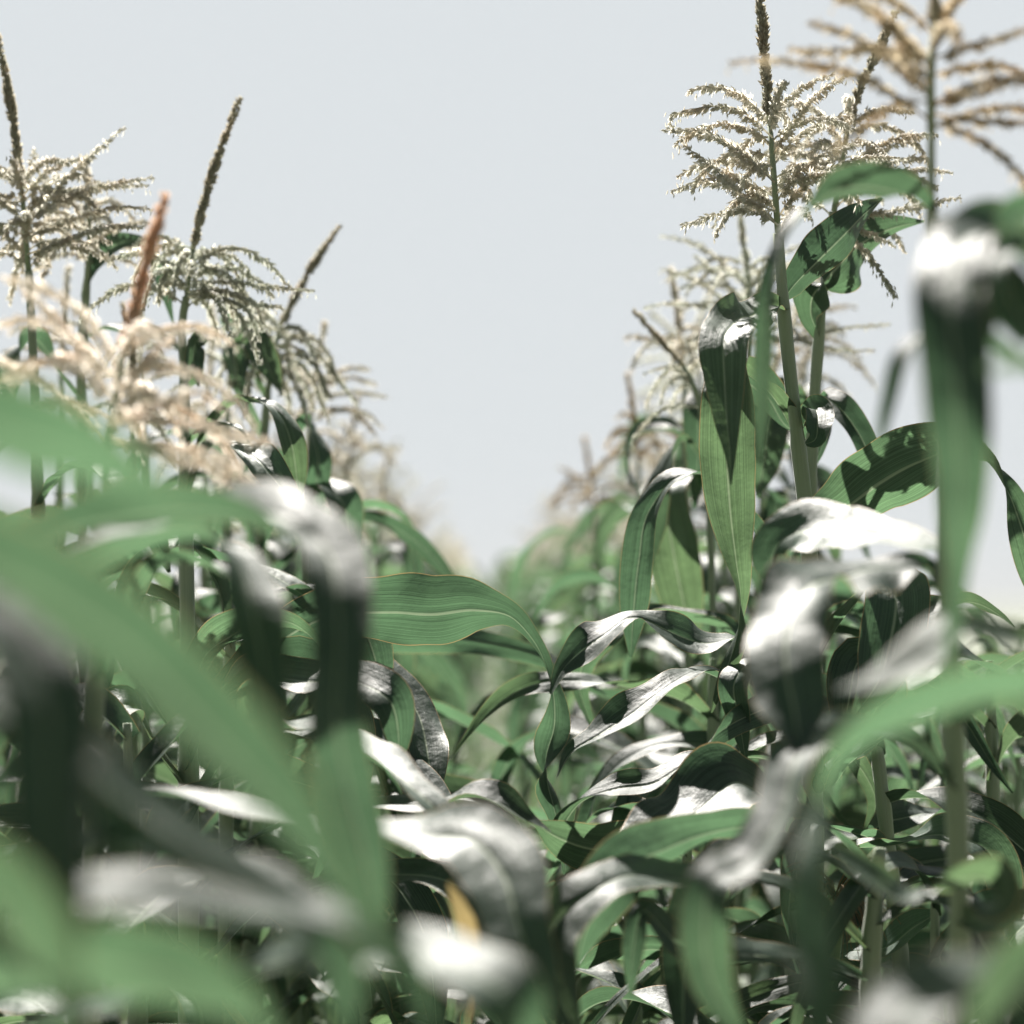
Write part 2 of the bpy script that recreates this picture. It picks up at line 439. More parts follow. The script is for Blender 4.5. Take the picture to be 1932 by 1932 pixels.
class Plant:
    def __init__(s, label, path, group=None, r0=.0145, r1=.0075):
        """path: world points of the stalk from the ground up"""
        s.path = [Vector(p) for p in path]
        s.o = s.path[0].copy()
        s.e = bpy.data.objects.new('maize_plant', None); col.objects.link(s.e)
        s.e.location = s.o; s.e.empty_display_size = .1
        s.e['label'] = label; s.e['category'] = 'maize plant'
        if group: s.e['group'] = group
        s.nodes = []; s.r0, s.r1 = r0, r1; s.seed = len(label) * 7 + int(abs(s.o.x) * 1000)
        s.k = 0
    def at(s, z):
        sm = s.path
        for a, b in zip(sm, sm[1:]):
            if a.z <= z <= b.z: return a.lerp(b, (z - a.z) / (b.z - a.z))
        return sm[-1].copy() if z > sm[-1].z else sm[0].copy()
    def leaf(s, start, ctrl, n=64, channel=.25, ruffle=.14, mat='leaf', label=None, wave=26, name='leaf', tilt=None):
        """start: picture height (py) at which the blade leaves the stalk, or None for one that starts at its first control point;
        ctrl: (px, py, depth, roll, width)"""
        s.k += 1
        if tilt:
            i0, kk = tilt; y0 = ctrl[i0][1]
            ctrl = ctrl[:i0] + [(a, b_, d - max(0, b_ - y0) / FPX * d * kk, r_, w_) for a, b_, d, r_, w_ in ctrl[i0:]]
        rows = []
        for (px, py, d, roll, wpx) in ctrl:
            p = P(px, py, d); rows.append((p.x, p.y, p.z, roll, wpx * d / FPX * .5))
        if start is not None:
            z = EYE + (1150 - start) / FPX * (s.path[-1] - CAM_L).y
            b = s.at(z); s.nodes.append(b.z - s.o.z)
            rows.insert(0, (b.x, b.y, b.z, ctrl[0][3], max(.008, rows[0][4] * .45)))
        sm = catmull(rows, n); samples = []
        pts = [Vector(a[0][:3]) for a in sm]
        for i, (a, sl) in enumerate(sm):
            T = (pts[min(n - 1, i + 1)] - pts[max(0, i - 1)]).normalized()
            V = (pts[i] - CAM_L).normalized()
            S = V.cross(T)
            S = (-S).normalized()          # to the left of T as seen from the camera
            A = T.cross(S).normalized()
            if A.dot(V) < 0: A = -A
            r = R(a[3])
            side = S * math.cos(r) + A * math.sin(r)
            samples.append((pts[i] - s.o, side, max(.0006, a[4]), sl))
        mb = blade(samples, s.seed + s.k * 11, channel, ruffle, US, curl0=.5 if start is not None else 0, wave=wave)
        o = link(name, mb.mesh(name, M[mat]), s.e)
        if label: o['label'] = label
        return o
    def gen_leaf(s, z, az, L, w, e0=66, e1=-75, twist=0, n=26, us=US_LOW, mat='leaf', bend=1.3, ruffle=.2):
        s.k += 1
        base = s.at(s.o.z + z) - s.o; s.nodes.append(z)
        mb = gen_blade(base, az, L, w, e0, e1, twist, s.seed + s.k * 5, n, us, bend, ruffle)
        return link('leaf', mb.mesh('leaf', M[mat]), s.e)
    def finish(s):
        loc = [p - s.o for p in s.path]
        top = s.path[-1].z - s.o.z
        nd = sorted(s.nodes); keep = []
        for z in nd:
            if z < top * .97 and (not keep or z - keep[-1] > .04): keep.append(z)
        link('stalk', stalk_mesh(loc, s.r0, s.r1, keep).mesh('stalk', M['stalk']), s.e)
        return s.e

def gen_blade(base, az, L, w, e0, e1, twist, seed, n=26, us=US_LOW, bend=1.3, ruffle=.2):
    rnd = random.Random(seed)
    samples = []; p = base.copy(); a = az
    kink = rnd.uniform(.35, .7); kd = rnd.uniform(-45, 45); fold = rnd.uniform(.3, .75); fa = rnd.choice((0, 0, rnd.uniform(20, 60)))
    for i in range(n):
        t = i / (n - 1)
        e = R(e0 + (e1 - e0) * min(1, t * 1.15) ** bend + 9 * math.sin(t * 9 + seed) - fa * max(0, min(1, (t - fold) * 14)))
        aa = a + R(kd) * max(0, t - kink) * 2
        d = Vector((math.cos(aa) * math.cos(e), math.sin(aa) * math.cos(e), math.sin(e)))
        if i: p = p + d * (L / (n - 1))
        H = Vector((-math.sin(aa), math.cos(aa), 0))
        tw = R(twist) * t ** 1.4 + .45 * math.sin(t * 8 + seed * 2)
        side = Quaternion(d, tw) @ H
        hw = w * .5 * (0.5 + 0.5 * min(1, t / .22)) * max(.02, (1 - t ** 2.3)) ** .85
        samples.append((p.copy(), side, hw, L * t))
    return blade(samples, seed, .28, ruffle, us, curl0=.5, wave=22)

# ------------------------------------------------------------------ the setting: ground and far hills
def soil_material():
    m, t, o = new_mat('field_soil')
    tc = N(t, 'ShaderNodeTexCoord')
    a = N(t, 'ShaderNodeTexNoise', i_Scale=3.0, i_Detail=8.0, i_Roughness=.7); t.links.new(tc.outputs['Object'], a.inputs['Vector'])
    g = N(t, 'ShaderNodeTexNoise', i_Scale=.25, i_Detail=5.0); t.links.new(tc.outputs['Object'], g.inputs['Vector'])
    r = N(t, 'ShaderNodeMapRange'); r.inputs[1].default_value = .4; r.inputs[2].default_value = .6; t.links.new(g.outputs[0], r.inputs[0])
    c = mix_col(t, a.outputs[0], (0.03, 0.024, 0.018), (0.08, 0.065, 0.05))
    c2 = mix_col(t, a.outputs[0], (0.05, 0.075, 0.03), (0.10, 0.13, 0.06))
    c = mix_col(t, r.outputs[0], c, c2)
    sp = N(t, 'ShaderNodeSeparateXYZ'); t.links.new(tc.outputs['Object'], sp.inputs[0])
    far = N(t, 'ShaderNodeMapRange'); far.inputs[1].default_value = 42; far.inputs[2].default_value = 50; t.links.new(sp.outputs[1], far.inputs[0])
    c = mix_col(t, far.outputs[0], c, mix_col(t, a.outputs[0], (0.12, 0.14, 0.10), (0.18, 0.195, 0.15)))   # paler grey-green ground beyond the end of the rows
    pr = N(t, 'ShaderNodeBsdfPrincipled', i_Roughness=.9); t.links.new(c, pr.inputs['Base Color'])
    b = N(t, 'ShaderNodeBump', i_Strength=.6, i_Distance=.03); t.links.new(a.outputs[0], b.inputs['Height']); t.links.new(b.outputs[0], pr.inputs['Normal'])
    t.links.new(pr.outputs[0], o.inputs['Surface'])
    return m
M['soil'] = soil_material()
gm = MB()
xs = [-3000, -600, -120, -40] + [i * .5 for i in range(-24, 25)] + [40, 120, 600, 3000]
ys = [-60, -10, -2] + [i * .5 for i in range(0, 60)] + [40, 70, 140, 400, 1200, 4700]
vs = []
for y in ys:
    for x in xs:
        near = max(0, 1 - max(abs(x) / 14, abs(y) / 32))
        z = near ** .3 * (.03 * math.cos(x * 2 * math.pi / .76) * -1 * .6 + .025 * noise.noise(Vector((x * 1.7, y * 1.7, 0)))) if near > 0 else 0
        vs.append((x, y, z))
nx = len(xs)
gm.add(vs, [(j * nx + i, j * nx + i + 1, (j + 1) * nx + i + 1, (j + 1) * nx + i) for j in range(len(ys) - 1) for i in range(nx - 1)])
g = link('ground', gm.mesh('ground', M['soil'])); g['kind'] = 'structure'; g['label'] = 'soil of the maize field under the plants'

hm = MB(); hv = []; n = 90
for i in range(n + 1):
    x = -2600 + 5200 * i / n
    h = 16 + 16 * noise.noise(Vector((x * .0016, 2.2, 0))) + 5 * noise.noise(Vector((x * .006, 7.1, 0)))
    for yy, zz in ((2300, -2), (2500, h * .6), (2800, h), (3400, -2)): hv.append((x, yy, zz))
hm.add(hv, [(i * 4 + j, i * 4 + 4 + j, i * 4 + 5 + j, i * 4 + 1 + j) for i in range(n) for j in range(3)])
hl = link('hills', hm.mesh('hills', M['soil'])); hl['kind'] = 'structure'; hl['label'] = 'low hills fading into haze on the horizon'
hz = MB(); X, Y0, Y1, Z0, Z1 = 5200, -300, 4800, -1.5, 42
hz.add([(-X, Y0, Z0), (X, Y0, Z0), (X, Y1, Z0), (-X, Y1, Z0), (-X, Y0, Z1), (X, Y0, Z1), (X, Y1, Z1), (-X, Y1, Z1)],
       [(0, 3, 2, 1), (4, 5, 6, 7), (0, 1, 5, 4), (1, 2, 6, 5), (2, 3, 7, 6), (3, 0, 4, 7)])
mh, th, oh = new_mat('haze'); pv = N(th, 'ShaderNodeVolumePrincipled', i_Density=0.0005); pv.inputs['Color'].default_value = (.62, .65, .67, 1)
th.links.new(pv.outputs[0], oh.inputs['Volume'])
ho = link('haze', hz.mesh('haze', mh)); ho['kind'] = 'stuff'; ho['label'] = 'pale summer haze over the field'

# ------------------------------------------------------------------ the plants nearest the camera, one by one
def path(d, gpx, pts):
    g = P(gpx, 1150 + EYE * FPX / d, d); g.z = 0.0
    return [g] + [P(a, b, (c[0] if c else d)) for a, b, *c in pts]

def seg(d, pts): return [P(a, b, d) for a, b in pts]

# --- the two sharp plants in the row on the far side of the gap
p = Plant('tall sharp maize plant with a broad tan tassel and folded dark leaf hanging from it', path(2.65, 1540, [(1532, 1400), (1524, 1000), (1505, 830), (1480, 600), (1468, 440)]), r0=.0150, r1=.0065)
p.leaf(575, [(1455, 575, 2.62, -50, 60), (1418, 594, 2.56, -40, 92), (1380, 612, 2.46, -30, 98), (1366, 642, 2.42, -4, 98), (1367, 720, 2.42, 3, 80), (1372, 800, 2.42, 6, 50), (1378, 860, 2.42, 0, 22), (1379, 915, 2.42, 0, 3)], channel=.2, tilt=(3, .68), label='dark folded leaf with a shrivelled tip')
p.leaf(835, [(1480, 780, 2.66, -110, 70), (1425, 712, 2.62, -95, 90), (1388, 700, 2.58, -55, 100), (1374, 760, 2.56, -8, 106), (1372, 860, 2.56, 0, 112), (1378, 960, 2.56, 6, 98), (1390, 1060, 2.56, 20, 56), (1398, 1120, 2.56, 60, 40), (1394, 1190, 2.56, 120, 42), (1368, 1270, 2.56, 160, 30), (1342, 1345, 2.56, 180, 3)], channel=.38, label='long green leaf hanging straight down')
p.leaf(830, [(1520, 795, 2.66, 60, 46), (1538, 772, 2.62, 40, 60), (1543, 800, 2.58, 10, 56), (1535, 832, 2.57, 0, 34), (1520, 838, 2.57, 0, 10)], channel=.5)
p.leaf(560, [(1500, 535, 2.66, 150, 60), (1545, 490, 2.67, 150, 88), (1600, 435, 2.70, 148, 84), (1640, 395, 2.74, 140, 40), (1665, 375, 2.76, 130, 6)], channel=.32, label='leaf dappled by the tassel above it')
p.leaf(985, [(1590, 960, 2.66, 152, 120), (1660, 915, 2.64, 150, 165), (1740, 870, 2.62, 148, 150), (1815, 850, 2.60, 130, 110), (1868, 872, 2.58, 105, 50), (1900, 920, 2.57, 60, 46), (1925, 990, 2.57, 30, 70), (1950, 1080, 2.57, 10, 60), (1965, 1160, 2.57, 0, 8)], channel=.3, label='broad arching leaf with a pale midrib')
p.leaf(1240, [(1470, 1215, 2.66, -115, 60), (1400, 1205, 2.62, -95, 86), (1330, 1212, 2.60, -72, 92), (1260, 1188, 2.58, -58, 92), (1190, 1165, 2.56, -66, 84), (1140, 1195, 2.53, -52, 96), (1095, 1230, 2.52, -35, 78), (1062, 1262, 2.52, -60, 50), (1040, 1310, 2.52, -90, 22)], channel=.15, ruffle=.24, label='pale shiny leaf waving out over the gap')
p.leaf(1270, [(1600, 1150, 2.6, 100, 70), (1665, 1085, 2.55, 70, 110), (1690, 1120, 2.5, 15, 125), (1680, 1210, 2.5, 0, 125), (1655, 1290, 2.5, -8, 84), (1610, 1350, 2.5, 0, 12)], channel=.3, tilt=(2, .64))
p.leaf(1440, [(1560, 1480, 2.62, 70, 70), (1600, 1440, 2.58, 80, 95), (1680, 1385, 2.55, 75, 86), (1740, 1352, 2.53, 70, 50), (1765, 1345, 2.52, 60, 6)], channel=.35)
p.leaf(1350, [(1480, 1290, 2.6, -100, 60), (1410, 1250, 2.55, -75, 72), (1385, 1290, 2.53, -20, 62), (1395, 1360, 2.53, 0, 42), (1408, 1440, 2.53, 0, 4)])
p.leaf(1640, [(1600, 1600, 2.6, 80, 60), (1700, 1590, 2.55, 80, 90), (1790, 1575, 2.5, 60, 96), (1860, 1600, 2.48, 40, 90), (1895, 1680, 2.47, 20, 70), (1880, 1760, 2.47, 10, 8)])
p.leaf(1700, [(1480, 1560, 2.6, -80, 70), (1440, 1500, 2.5, -60, 110), (1380, 1480, 2.42, -50, 160), (1310, 1530, 2.36, -46, 200), (1240, 1590, 2.32, -44, 180), (1195, 1640, 2.30, -30, 110), (1185, 1680, 2.30, -10, 20)], channel=.22, ruffle=.3, label='wide pale leaf with a torn edge')
p.leaf(1560, [(1460, 1440, 2.62, -110, 60), (1380, 1430, 2.58, -90, 80), (1300, 1440, 2.55, -68, 80), (1230, 1480, 2.53, -60, 72), (1160, 1488, 2.52, -64, 70), (1095, 1510, 2.52, -90, 60), (1060, 1560, 2.52, -150, 44), (1045, 1590, 2.52, -170, 8)], ruffle=.25)
p.leaf(1850, [(1590, 1800, 2.6, 60, 50), (1660, 1790, 2.55, 55, 76), (1730, 1745, 2.5, 50, 70), (1770, 1720, 2.48, 40, 8)])
make_ear(p.e, p.o, P(1548, 1850, 2.58), P(1578, 1690, 2.52), .021, 5)
make_tassel(p.e, p.o, seg(2.65, [(1468, 440), (1460, 330), (1452, 225)]), seg(2.65, [(1452, 225), (1443, 120), (1434, 0), (1420, -90)]), 17, .165, 11, droop=.9,
            fixed=[seg(2.62, [(1468, 425), (1420, 395), (1350, 405), (1285, 425)]), seg(2.6, [(1462, 345), (1400, 290), (1330, 250), (1250, 245)]), seg(2.6, [(1458, 260), (1390, 205), (1300, 208), (1262, 222), (1275, 250)]),
                   seg(2.68, [(1455, 240), (1400, 180), (1352, 158)]), seg(2.56, [(1464, 400), (1400, 370), (1340, 310), (1290, 275)])])
p.finish()

p = Plant('slimmer sharp maize plant just behind the tall one, its tassel spreading over a leaf', path(2.85, 1520, [(1522, 1300), (1530, 870), (1545, 640), (1565, 450), (1572, 400)]), r0=.0125, r1=.0055)
p.leaf(630, [(1528, 590, 2.84, 40, 50), (1535, 555, 2.82, 10, 90), (1570, 515, 2.82, 165, 118), (1625, 460, 2.84, 158, 100), (1690, 428, 2.86, 150, 46), (1745, 418, 2.88, 140, 4)], channel=.45, label='round-bellied green leaf cupping the stalk')
p.leaf(900, [(1560, 780, 2.9, 120, 40), (1552, 748, 2.92, 60, 50), (1580, 765, 2.9, 30, 56), (1620, 815, 2.88, 25, 52), (1650, 880, 2.87, 20, 44), (1680, 960, 2.87, 10, 5)])
p.leaf(830, [(1480, 800, 2.86, -120, 70), (1440, 745, 2.86, -130, 100), (1405, 720, 2.86, -130, 84), (1370, 720, 2.86, -110, 30), (1340, 760, 2.86, -90, 5)])
p.leaf(1330, [(1600, 1260, 2.86, 70, 60), (1680, 1200, 2.8, 60, 90), (1760, 1160, 2.76, 65, 90), (1830, 1135, 2.74, 110, 80), (1885, 1160, 2.72, 110, 40), (1915, 1185, 2.72, 100, 4)], ruffle=.25)
p.leaf(1500, [(1600, 1420, 2.82, 70, 70), (1640, 1360, 2.7, 40, 100), (1660, 1290, 2.62, 30, 110), (1620, 1250, 2.58, -30, 100), (1600, 1330, 2.56, 0, 80), (1590, 1400, 2.56, 0, 8)])
p.leaf(1180, [(1460, 1060, 2.85, -110, 50), (1400, 960, 2.85, -110, 70), (1330, 895, 2.84, -95, 70), (1275, 900, 2.84, -65, 66), (1225, 960, 2.84, -40, 68), (1205, 1060, 2.84, -20, 66), (1195, 1160, 2.84, 0, 50), (1190, 1240, 2.84, 0, 6)], label='leaf arched over with a pale bent shoulder')
p.leaf(1500, [(1440, 1350, 2.8, -100, 50), (1340, 1270, 2.7, -85, 60), (1270, 1285, 2.6, -60, 62), (1200, 1340, 2.56, -50, 92), (1130, 1385, 2.54, -52, 84), (1075, 1420, 2.54, -70, 60), (1050, 1470, 2.54, -90, 8)], ruffle=.24)
p.leaf(1640, [(1430, 1560, 2.8, -120, 70), (1300, 1570, 2.62, -140, 90), (1190, 1600, 2.5, -150, 110), (1110, 1600, 2.46, -150, 110), (1045, 1575, 2.45, -150, 70), (1005, 1550, 2.45, -140, 6)], label='broad ribbed green leaf low in the gap')
make_tassel(p.e, p.o, seg(2.85, [(1570, 420), (1585, 330), (1600, 240)]), seg(2.85, [(1600, 240), (1620, 170), (1650, 110), (1690, 20)]), 15, .18, 23, droop=1.0,
            fixed=[seg(2.83, [(1590, 330), (1650, 290), (1740, 255)]), seg(2.83, [(1585, 350), (1660, 310), (1750, 295)]), seg(2.8, [(1580, 400), (1660, 400), (1740, 385), (1812, 372)]), seg(2.8, [(1578, 430), (1630, 470), (1690, 560)]),
                   seg(2.8, [(1575, 420), (1620, 430), (1690, 465)]), seg(2.8, [(1590, 320), (1650, 320), (1720, 330), (1770, 355)])])
p.finish()

# --- blurred plants on the same side, nearer than the sharp ones
p = Plant('blurred maize plant with a wide golden tassel cut by the top of the picture', path(1.87, 1810, [(1812, 1800), (1804, 1500), (1790, 1200), (1768, 700), (1757, 400), (1757, 235)]), r0=.0128, r1=.0035)
p.leaf(395, [(1735, 378, 1.86, -118, 50), (1700, 366, 1.84, -124, 100), (1640, 352, 1.82, -128, 116), (1570, 362, 1.80, -122, 104), (1512, 405, 1.79, -80, 70), (1470, 470, 1.78, -60, 50), (1447, 560, 1.77, -35, 44), (1440, 680, 1.77, -8, 40), (1437, 790, 1.77, 0, 28), (1432, 880, 1.77, 0, 4)], ruffle=.06, label='thin drooping leaf bent over in an arch')
p.leaf(1740, [(1850, 1730, 1.84, 30, 70), (1880, 1700, 1.80, -20, 100), (1862, 1660, 1.76, -120, 110), (1790, 1665, 1.72, -105, 100), (1720, 1690, 1.70, -70, 80), (1640, 1650, 1.68, -62, 84), (1580, 1610, 1.68, -66, 60), (1555, 1580, 1.68, -80, 8)], label='leaf curling forward around its stalk')
p.leaf(1380, [(1850, 1340, 1.84, 120, 60), (1900, 1330, 1.82, 115, 90), (1980, 1380, 1.8, 80, 80), (2040, 1480, 1.8, 40, 40)])
p.leaf(1200, [(1750, 1075, 1.88, -66, 70), (1670, 1068, 1.86, -64, 130), (1585, 1092, 1.82, -58, 160), (1510, 1128, 1.76, -46, 168), (1484, 1190, 1.72, -18, 160), (1484, 1270, 1.71, -4, 150), (1498, 1340, 1.71, 0, 130), (1510, 1420, 1.71, 0, 20)], tilt=(4, .62), channel=.1, ruffle=.3, wave=34, label='broad leaf folded over, white on top and dark below')
p.leaf(1040, [(1740, 1030, 1.95, -62, 70), (1650, 1008, 2.06, -58, 120), (1570, 1000, 2.12, -55, 150), (1500, 1004, 2.16, -52, 150), (1466, 1030, 2.17, -40, 110), (1452, 1075, 2.17, -10, 60), (1450, 1110, 2.17, 0, 6)], channel=.08, ruffle=.06)
p.leaf(1500, [(1740, 1420, 1.84, -70, 60), (1640, 1380, 1.76, -60, 90), (1540, 1390, 1.68, -50, 110), (1500, 1430, 1.64, -40, 120), (1470, 1540, 1.60, -40, 110), (1400, 1630, 1.57, -45, 96), (1345, 1660, 1.55, -30, 96), (1330, 1760, 1.54, 0, 100), (1345, 1860, 1.54, 10, 80), (1400, 1960, 1.54, 10, 20)], label='white topped leaf drooping to the weeds')
make_tassel(p.e, p.o, seg(1.87, [(1757, 250), (1756, 150), (1762, 50)]), seg(1.87, [(1762, 50), (1768, -60), (1785, -180), (1800, -300)]), 8, .18, 31, mats=('gold', 'spike'), droop=.7, fs=.85,
            fixed=[seg(1.83, [(1750, 180), (1690, 120), (1600, 60), (1525, 40)]), seg(1.8, [(1755, 130), (1700, 60), (1640, 0)]), seg(1.85, [(1762, 235), (1820, 250), (1900, 300), (1960, 380)]), seg(1.86, [(1762, 200), (1820, 180), (1932, 140)]),
                   seg(1.88, [(1762, 215), (1850, 225), (1960, 230)]), seg(1.75, [(1750, 190), (1680, 200), (1610, 250), (1570, 280)]), seg(1.84, [(1760, 110), (1850, 80), (1950, 50)]), seg(1.9, [(1752, 110), (1650, 90), (1560, 95), (1490, 90)])])
p.finish()

p = Plant('very blurred maize plant at the edge with one big leaf folded over the sky', path(1.42, 2010, [(2010, 1800), (1995, 1200), (1990, 300), (1995, -200)]), r0=.0125, r1=.007)
p.leaf(560, [(1960, 470, 1.52, -55, 60), (1905, 432, 1.49, -55, 110), (1845, 440, 1.43, -52, 140), (1806, 480, 1.36, -30, 140), (1790, 560, 1.33, -4, 134), (1802, 680, 1.305, 0, 134), (1808, 800, 1.29, 4, 126), (1812, 900, 1.29, 14, 104), (1810, 990, 1.29, 30, 90), (1806, 1080, 1.30, 50, 60), (1795, 1180, 1.30, 50, 46), (1782, 1290, 1.30, 30, 8)], ruffle=.08, label='big leaf folded over, white shoulder and dark green fall')
p.leaf(770, [(1930, 690, 1.43, -110, 50), (1850, 640, 1.44, -112, 80), (1770, 615, 1.45, -110, 84), (1710, 670, 1.45, -60, 66), (1678, 760, 1.45, -40, 40), (1655, 860, 1.45, 0, 5)], ruffle=.06)
p.leaf(700, [(1960, 520, 1.40, -60, 70), (1900, 470, 1.36, -58, 90), (1868, 500, 1.33, -20, 84), (1862, 560, 1.32, 0, 70), (1870, 640, 1.32, 0, 8)])
p.leaf(300, [(1960, 380, 1.42, -120, 70), (1910, 420, 1.40, -130, 110), (1900, 540, 1.40, -20, 110), (1950, 640, 1.40, 10, 60)])
p.leaf(1330, [(1950, 1220, 1.42, -60, 60), (1880, 1200, 1.40, -60, 100), (1800, 1190, 1.38, -55, 110), (1720, 1250, 1.37, -40, 100), (1640, 1290, 1.36, -60, 60), (1580, 1300, 1.36, -60, 8)])
p.leaf(1600, [(2000, 1830, 1.2, -40, 100), (1900, 1830, 1.1, -60, 150), (1790, 1860, 1.05, -50, 180), (1700, 1930, 1.02, -30, 180), (1650, 2050, 1.0, 0, 150), (1640, 2150, 1.0, 0, 10)])
p.finish()

p = Plant('low maize plant at the foot of the sharp pair, dark leaves over weeds', path(2.3, 1640, [(1640, 1900), (1650, 1700), (1660, 1600)]), r0=.0125, r1=.007)
p.leaf(1700, [(1560, 1620, 2.28, -80, 70), (1450, 1600, 2.22, -60, 100), (1350, 1650, 2.18, -40, 110), (1300, 1760, 2.16, -5, 100), (1290, 1880, 2.16, 0, 70), (1290, 1990, 2.16, 0, 6)], tilt=(3, .6))
p.leaf(1650, [(1560, 1560, 2.3, -100, 60), (1400, 1560, 2.2, -120, 90), (1260, 1600, 2.1, -140, 120), (1170, 1650, 2.04, -150, 130), (1110, 1740, 2.02, -165, 90), (1085, 1830, 2.02, -170, 10)], label='pale green leaf seen from below')
p.leaf(1750, [(1740, 1700, 2.28, 70, 70), (1830, 1740, 2.2, 50, 100), (1880, 1830, 2.16, 20, 90), (1890, 1950, 2.15, 0, 20)], tilt=(2, .6))
p.leaf(1850, [(1560, 1820, 2.25, -70, 60), (1420, 1800, 2.15, -60, 90), (1280, 1780, 2.08, -40, 70), (1210, 1720, 2.06, -30, 50), (1195, 1790, 2.05, 0, 44), (1190, 1880, 2.05, 0, 6)])
p.leaf(1800, [(1560, 1720, 2.28, -70, 60), (1300, 1660, 2.1, -64, 90), (1120, 1680, 1.98, -40, 110), (1040, 1760, 1.95, -8, 110), (1050, 1860, 1.95, 0, 90), (1100, 1970, 1.95, 0, 10)], tilt=(3, .6))
p.finish()

p = Plant('nearest maize plant beyond the edge, throwing a soft green arching leaf into view', path(1.08, 2340, [(2340, 1700), (2330, 1000), (2320, 600)]), r0=.0125, r1=.008)
p.leaf(1560, [(2180, 1380, 1.09, -120, 90), (2050, 1320, 1.10, -122, 130), (1930, 1300, 1.11, -122, 140), (1800, 1320, 1.12, -122, 150), (1690, 1365, 1.13, -118, 150), (1600, 1430, 1.14, -105, 130), (1550, 1520, 1.15, -82, 110), (1535, 1620, 1.15, -55, 100), (1535, 1750, 1.16, -25, 104), (1545, 1880, 1.16, 0, 84), (1560, 2020, 1.16, 0, 20)], ruffle=.05, tilt=(6, .6))
p.leaf(1900, [(2150, 1780, 1.05, -120, 120), (2000, 1800, 1.02, -130, 180), (1900, 1880, 1.0, -120, 200), (1820, 2000, 1.0, -60, 160), (1800, 2100, 1.0, -20, 20)], ruffle=.06)
p.leaf(800, [(2200, 560, 1.06, -115, 90), (2080, 560, 1.05, -110, 100), (1980, 680, 1.05, -110, 80), (1900, 690, 1.05, -120, 60), (1850, 700, 1.05, -110, 8)], ruffle=.05)
p.finish()

# --- behind the sharp pair
p = Plant('soft-focus maize plant behind the sharp pair, pale bare-branched tassel leaning', path(3.5, 1380, [(1385, 1400), (1400, 1000), (1410, 760), (1415, 640)]), r0=.012, r1=.005)
p.leaf(760, [(1340, 700, 3.45, -90, 50), (1320, 760, 3.4, -40, 60), (1318, 860, 3.4, 0, 50), (1310, 960, 3.4, 0, 5)])
p.leaf(980, [(1300, 900, 3.4, -100, 60), (1260, 920, 3.35, -40, 90), (1270, 1040, 3.32, 0, 100), (1290, 1140, 3.32, 0, 80), (1310, 1240, 3.32, 0, 8)])
p.leaf(900, [(1500, 830, 3.5, 90, 60), (1480, 760, 3.4, 0, 90), (1450, 790, 3.3, 0, 90), (1440, 880, 3.3, 0, 60), (1430, 940, 3.3, 0, 6)])
p.gen_leaf(.75, 3.0, .7, .075); p.gen_leaf(.62, -.2, .7, .08); p.gen_leaf(.5, 3.3, .65, .08); p.gen_leaf(.9, .3, .6, .07)
make_tassel(p.e, p.o, seg(3.5, [(1415, 640), (1412, 560), (1410, 500)]), seg(3.5, [(1410, 500), (1400, 440), (1395, 380)]), 16, .20, 41, mats=('green', 'green'), droop=.75, fs=.85,
            fixed=[seg(3.45, [(1412, 620), (1370, 570), (1320, 530), (1245, 505)]), seg(3.45, [(1412, 600), (1360, 520), (1310, 480)]), seg(3.4, [(1414, 630), (1480, 640), (1580, 620), (1680, 610)]), seg(3.4, [(1414, 630), (1500, 640), (1600, 660), (1650, 660)])])
p.finish()
p = Plant('maize plant behind the sharp pair, its narrow dark spike slanting into the sky', path(3.3, 1345, [(1350, 1400), (1340, 1000), (1330, 800), (1300, 705)]), r0=.011, r1=.004)
p.leaf(880, [(1290, 830, 3.3, -100, 40), (1250, 900, 3.28, -50, 60), (1230, 1000, 3.28, 0, 50), (1225, 1080, 3.28, 0, 5)])
p.gen_leaf(.7, 2.8, .6, .07); p.gen_leaf(.55, .2, .6, .075); p.gen_leaf(.85, -.4, .55, .07)
make_tassel(p.e, p.o, seg(3.3, [(1330, 790), (1315, 740), (1290, 690)]), seg(3.3, [(1290, 690), (1245, 640), (1195, 585)]), 5, .13, 43, mats=('green', 'spike'), droop=1.2, fs=.75,
            fixed=[seg(3.3, [(1310, 730), (1270, 690), (1215, 705)])])
p.finish()

# --- the row on the near side: sharp and half-sharp plants
p = Plant('maize plant with a tall dark spike reaching the edge above a bushy cream tassel', path(2.95, 85, [(82, 1400), (72, 950), (60, 620), (54, 510)]), r0=.0125, r1=.0055)
p.leaf(960, [(110, 900, 2.9, 110, 50), (150, 880, 2.85, 90, 70), (230, 930, 2.8, 60, 80), (290, 1010, 2.8, 30, 50), (320, 1080, 2.8, 0, 6)])
p.leaf(880, [(40, 780, 2.9, -100, 50), (0, 740, 2.85, -60, 70), (-40, 800, 2.8, -20, 70), (-60, 950, 2.8, 0, 8)])
p.gen_leaf(.8, .1, .75, .08); p.gen_leaf(.65, 3.2, .75, .08); p.gen_leaf(.5, .3, .75, .085); p.gen_leaf(.95, -.2, .7, .08)
make_tassel(p.e, p.o, seg(2.95, [(54, 510), (48, 430), (40, 345)]), seg(2.95, [(40, 345), (28, 250), (12, 150), (-5, 65)]), 20, .17, 53, droop=.9,
            fixed=[seg(2.9, [(50, 430), (120, 340), (180, 285), (236, 238)]), seg(2.9, [(48, 420), (130, 370), (210, 345), (290, 335)]), seg(2.9, [(50, 450), (140, 410), (220, 390), (290, 395)]), seg(2.85, [(52, 480), (130, 450), (200, 425), (270, 430)]),
                   seg(3.0, [(42, 360), (55, 320), (68, 280)]), seg(2.92, [(50, 400), (120, 360), (180, 350), (280, 350)])])
p.finish()

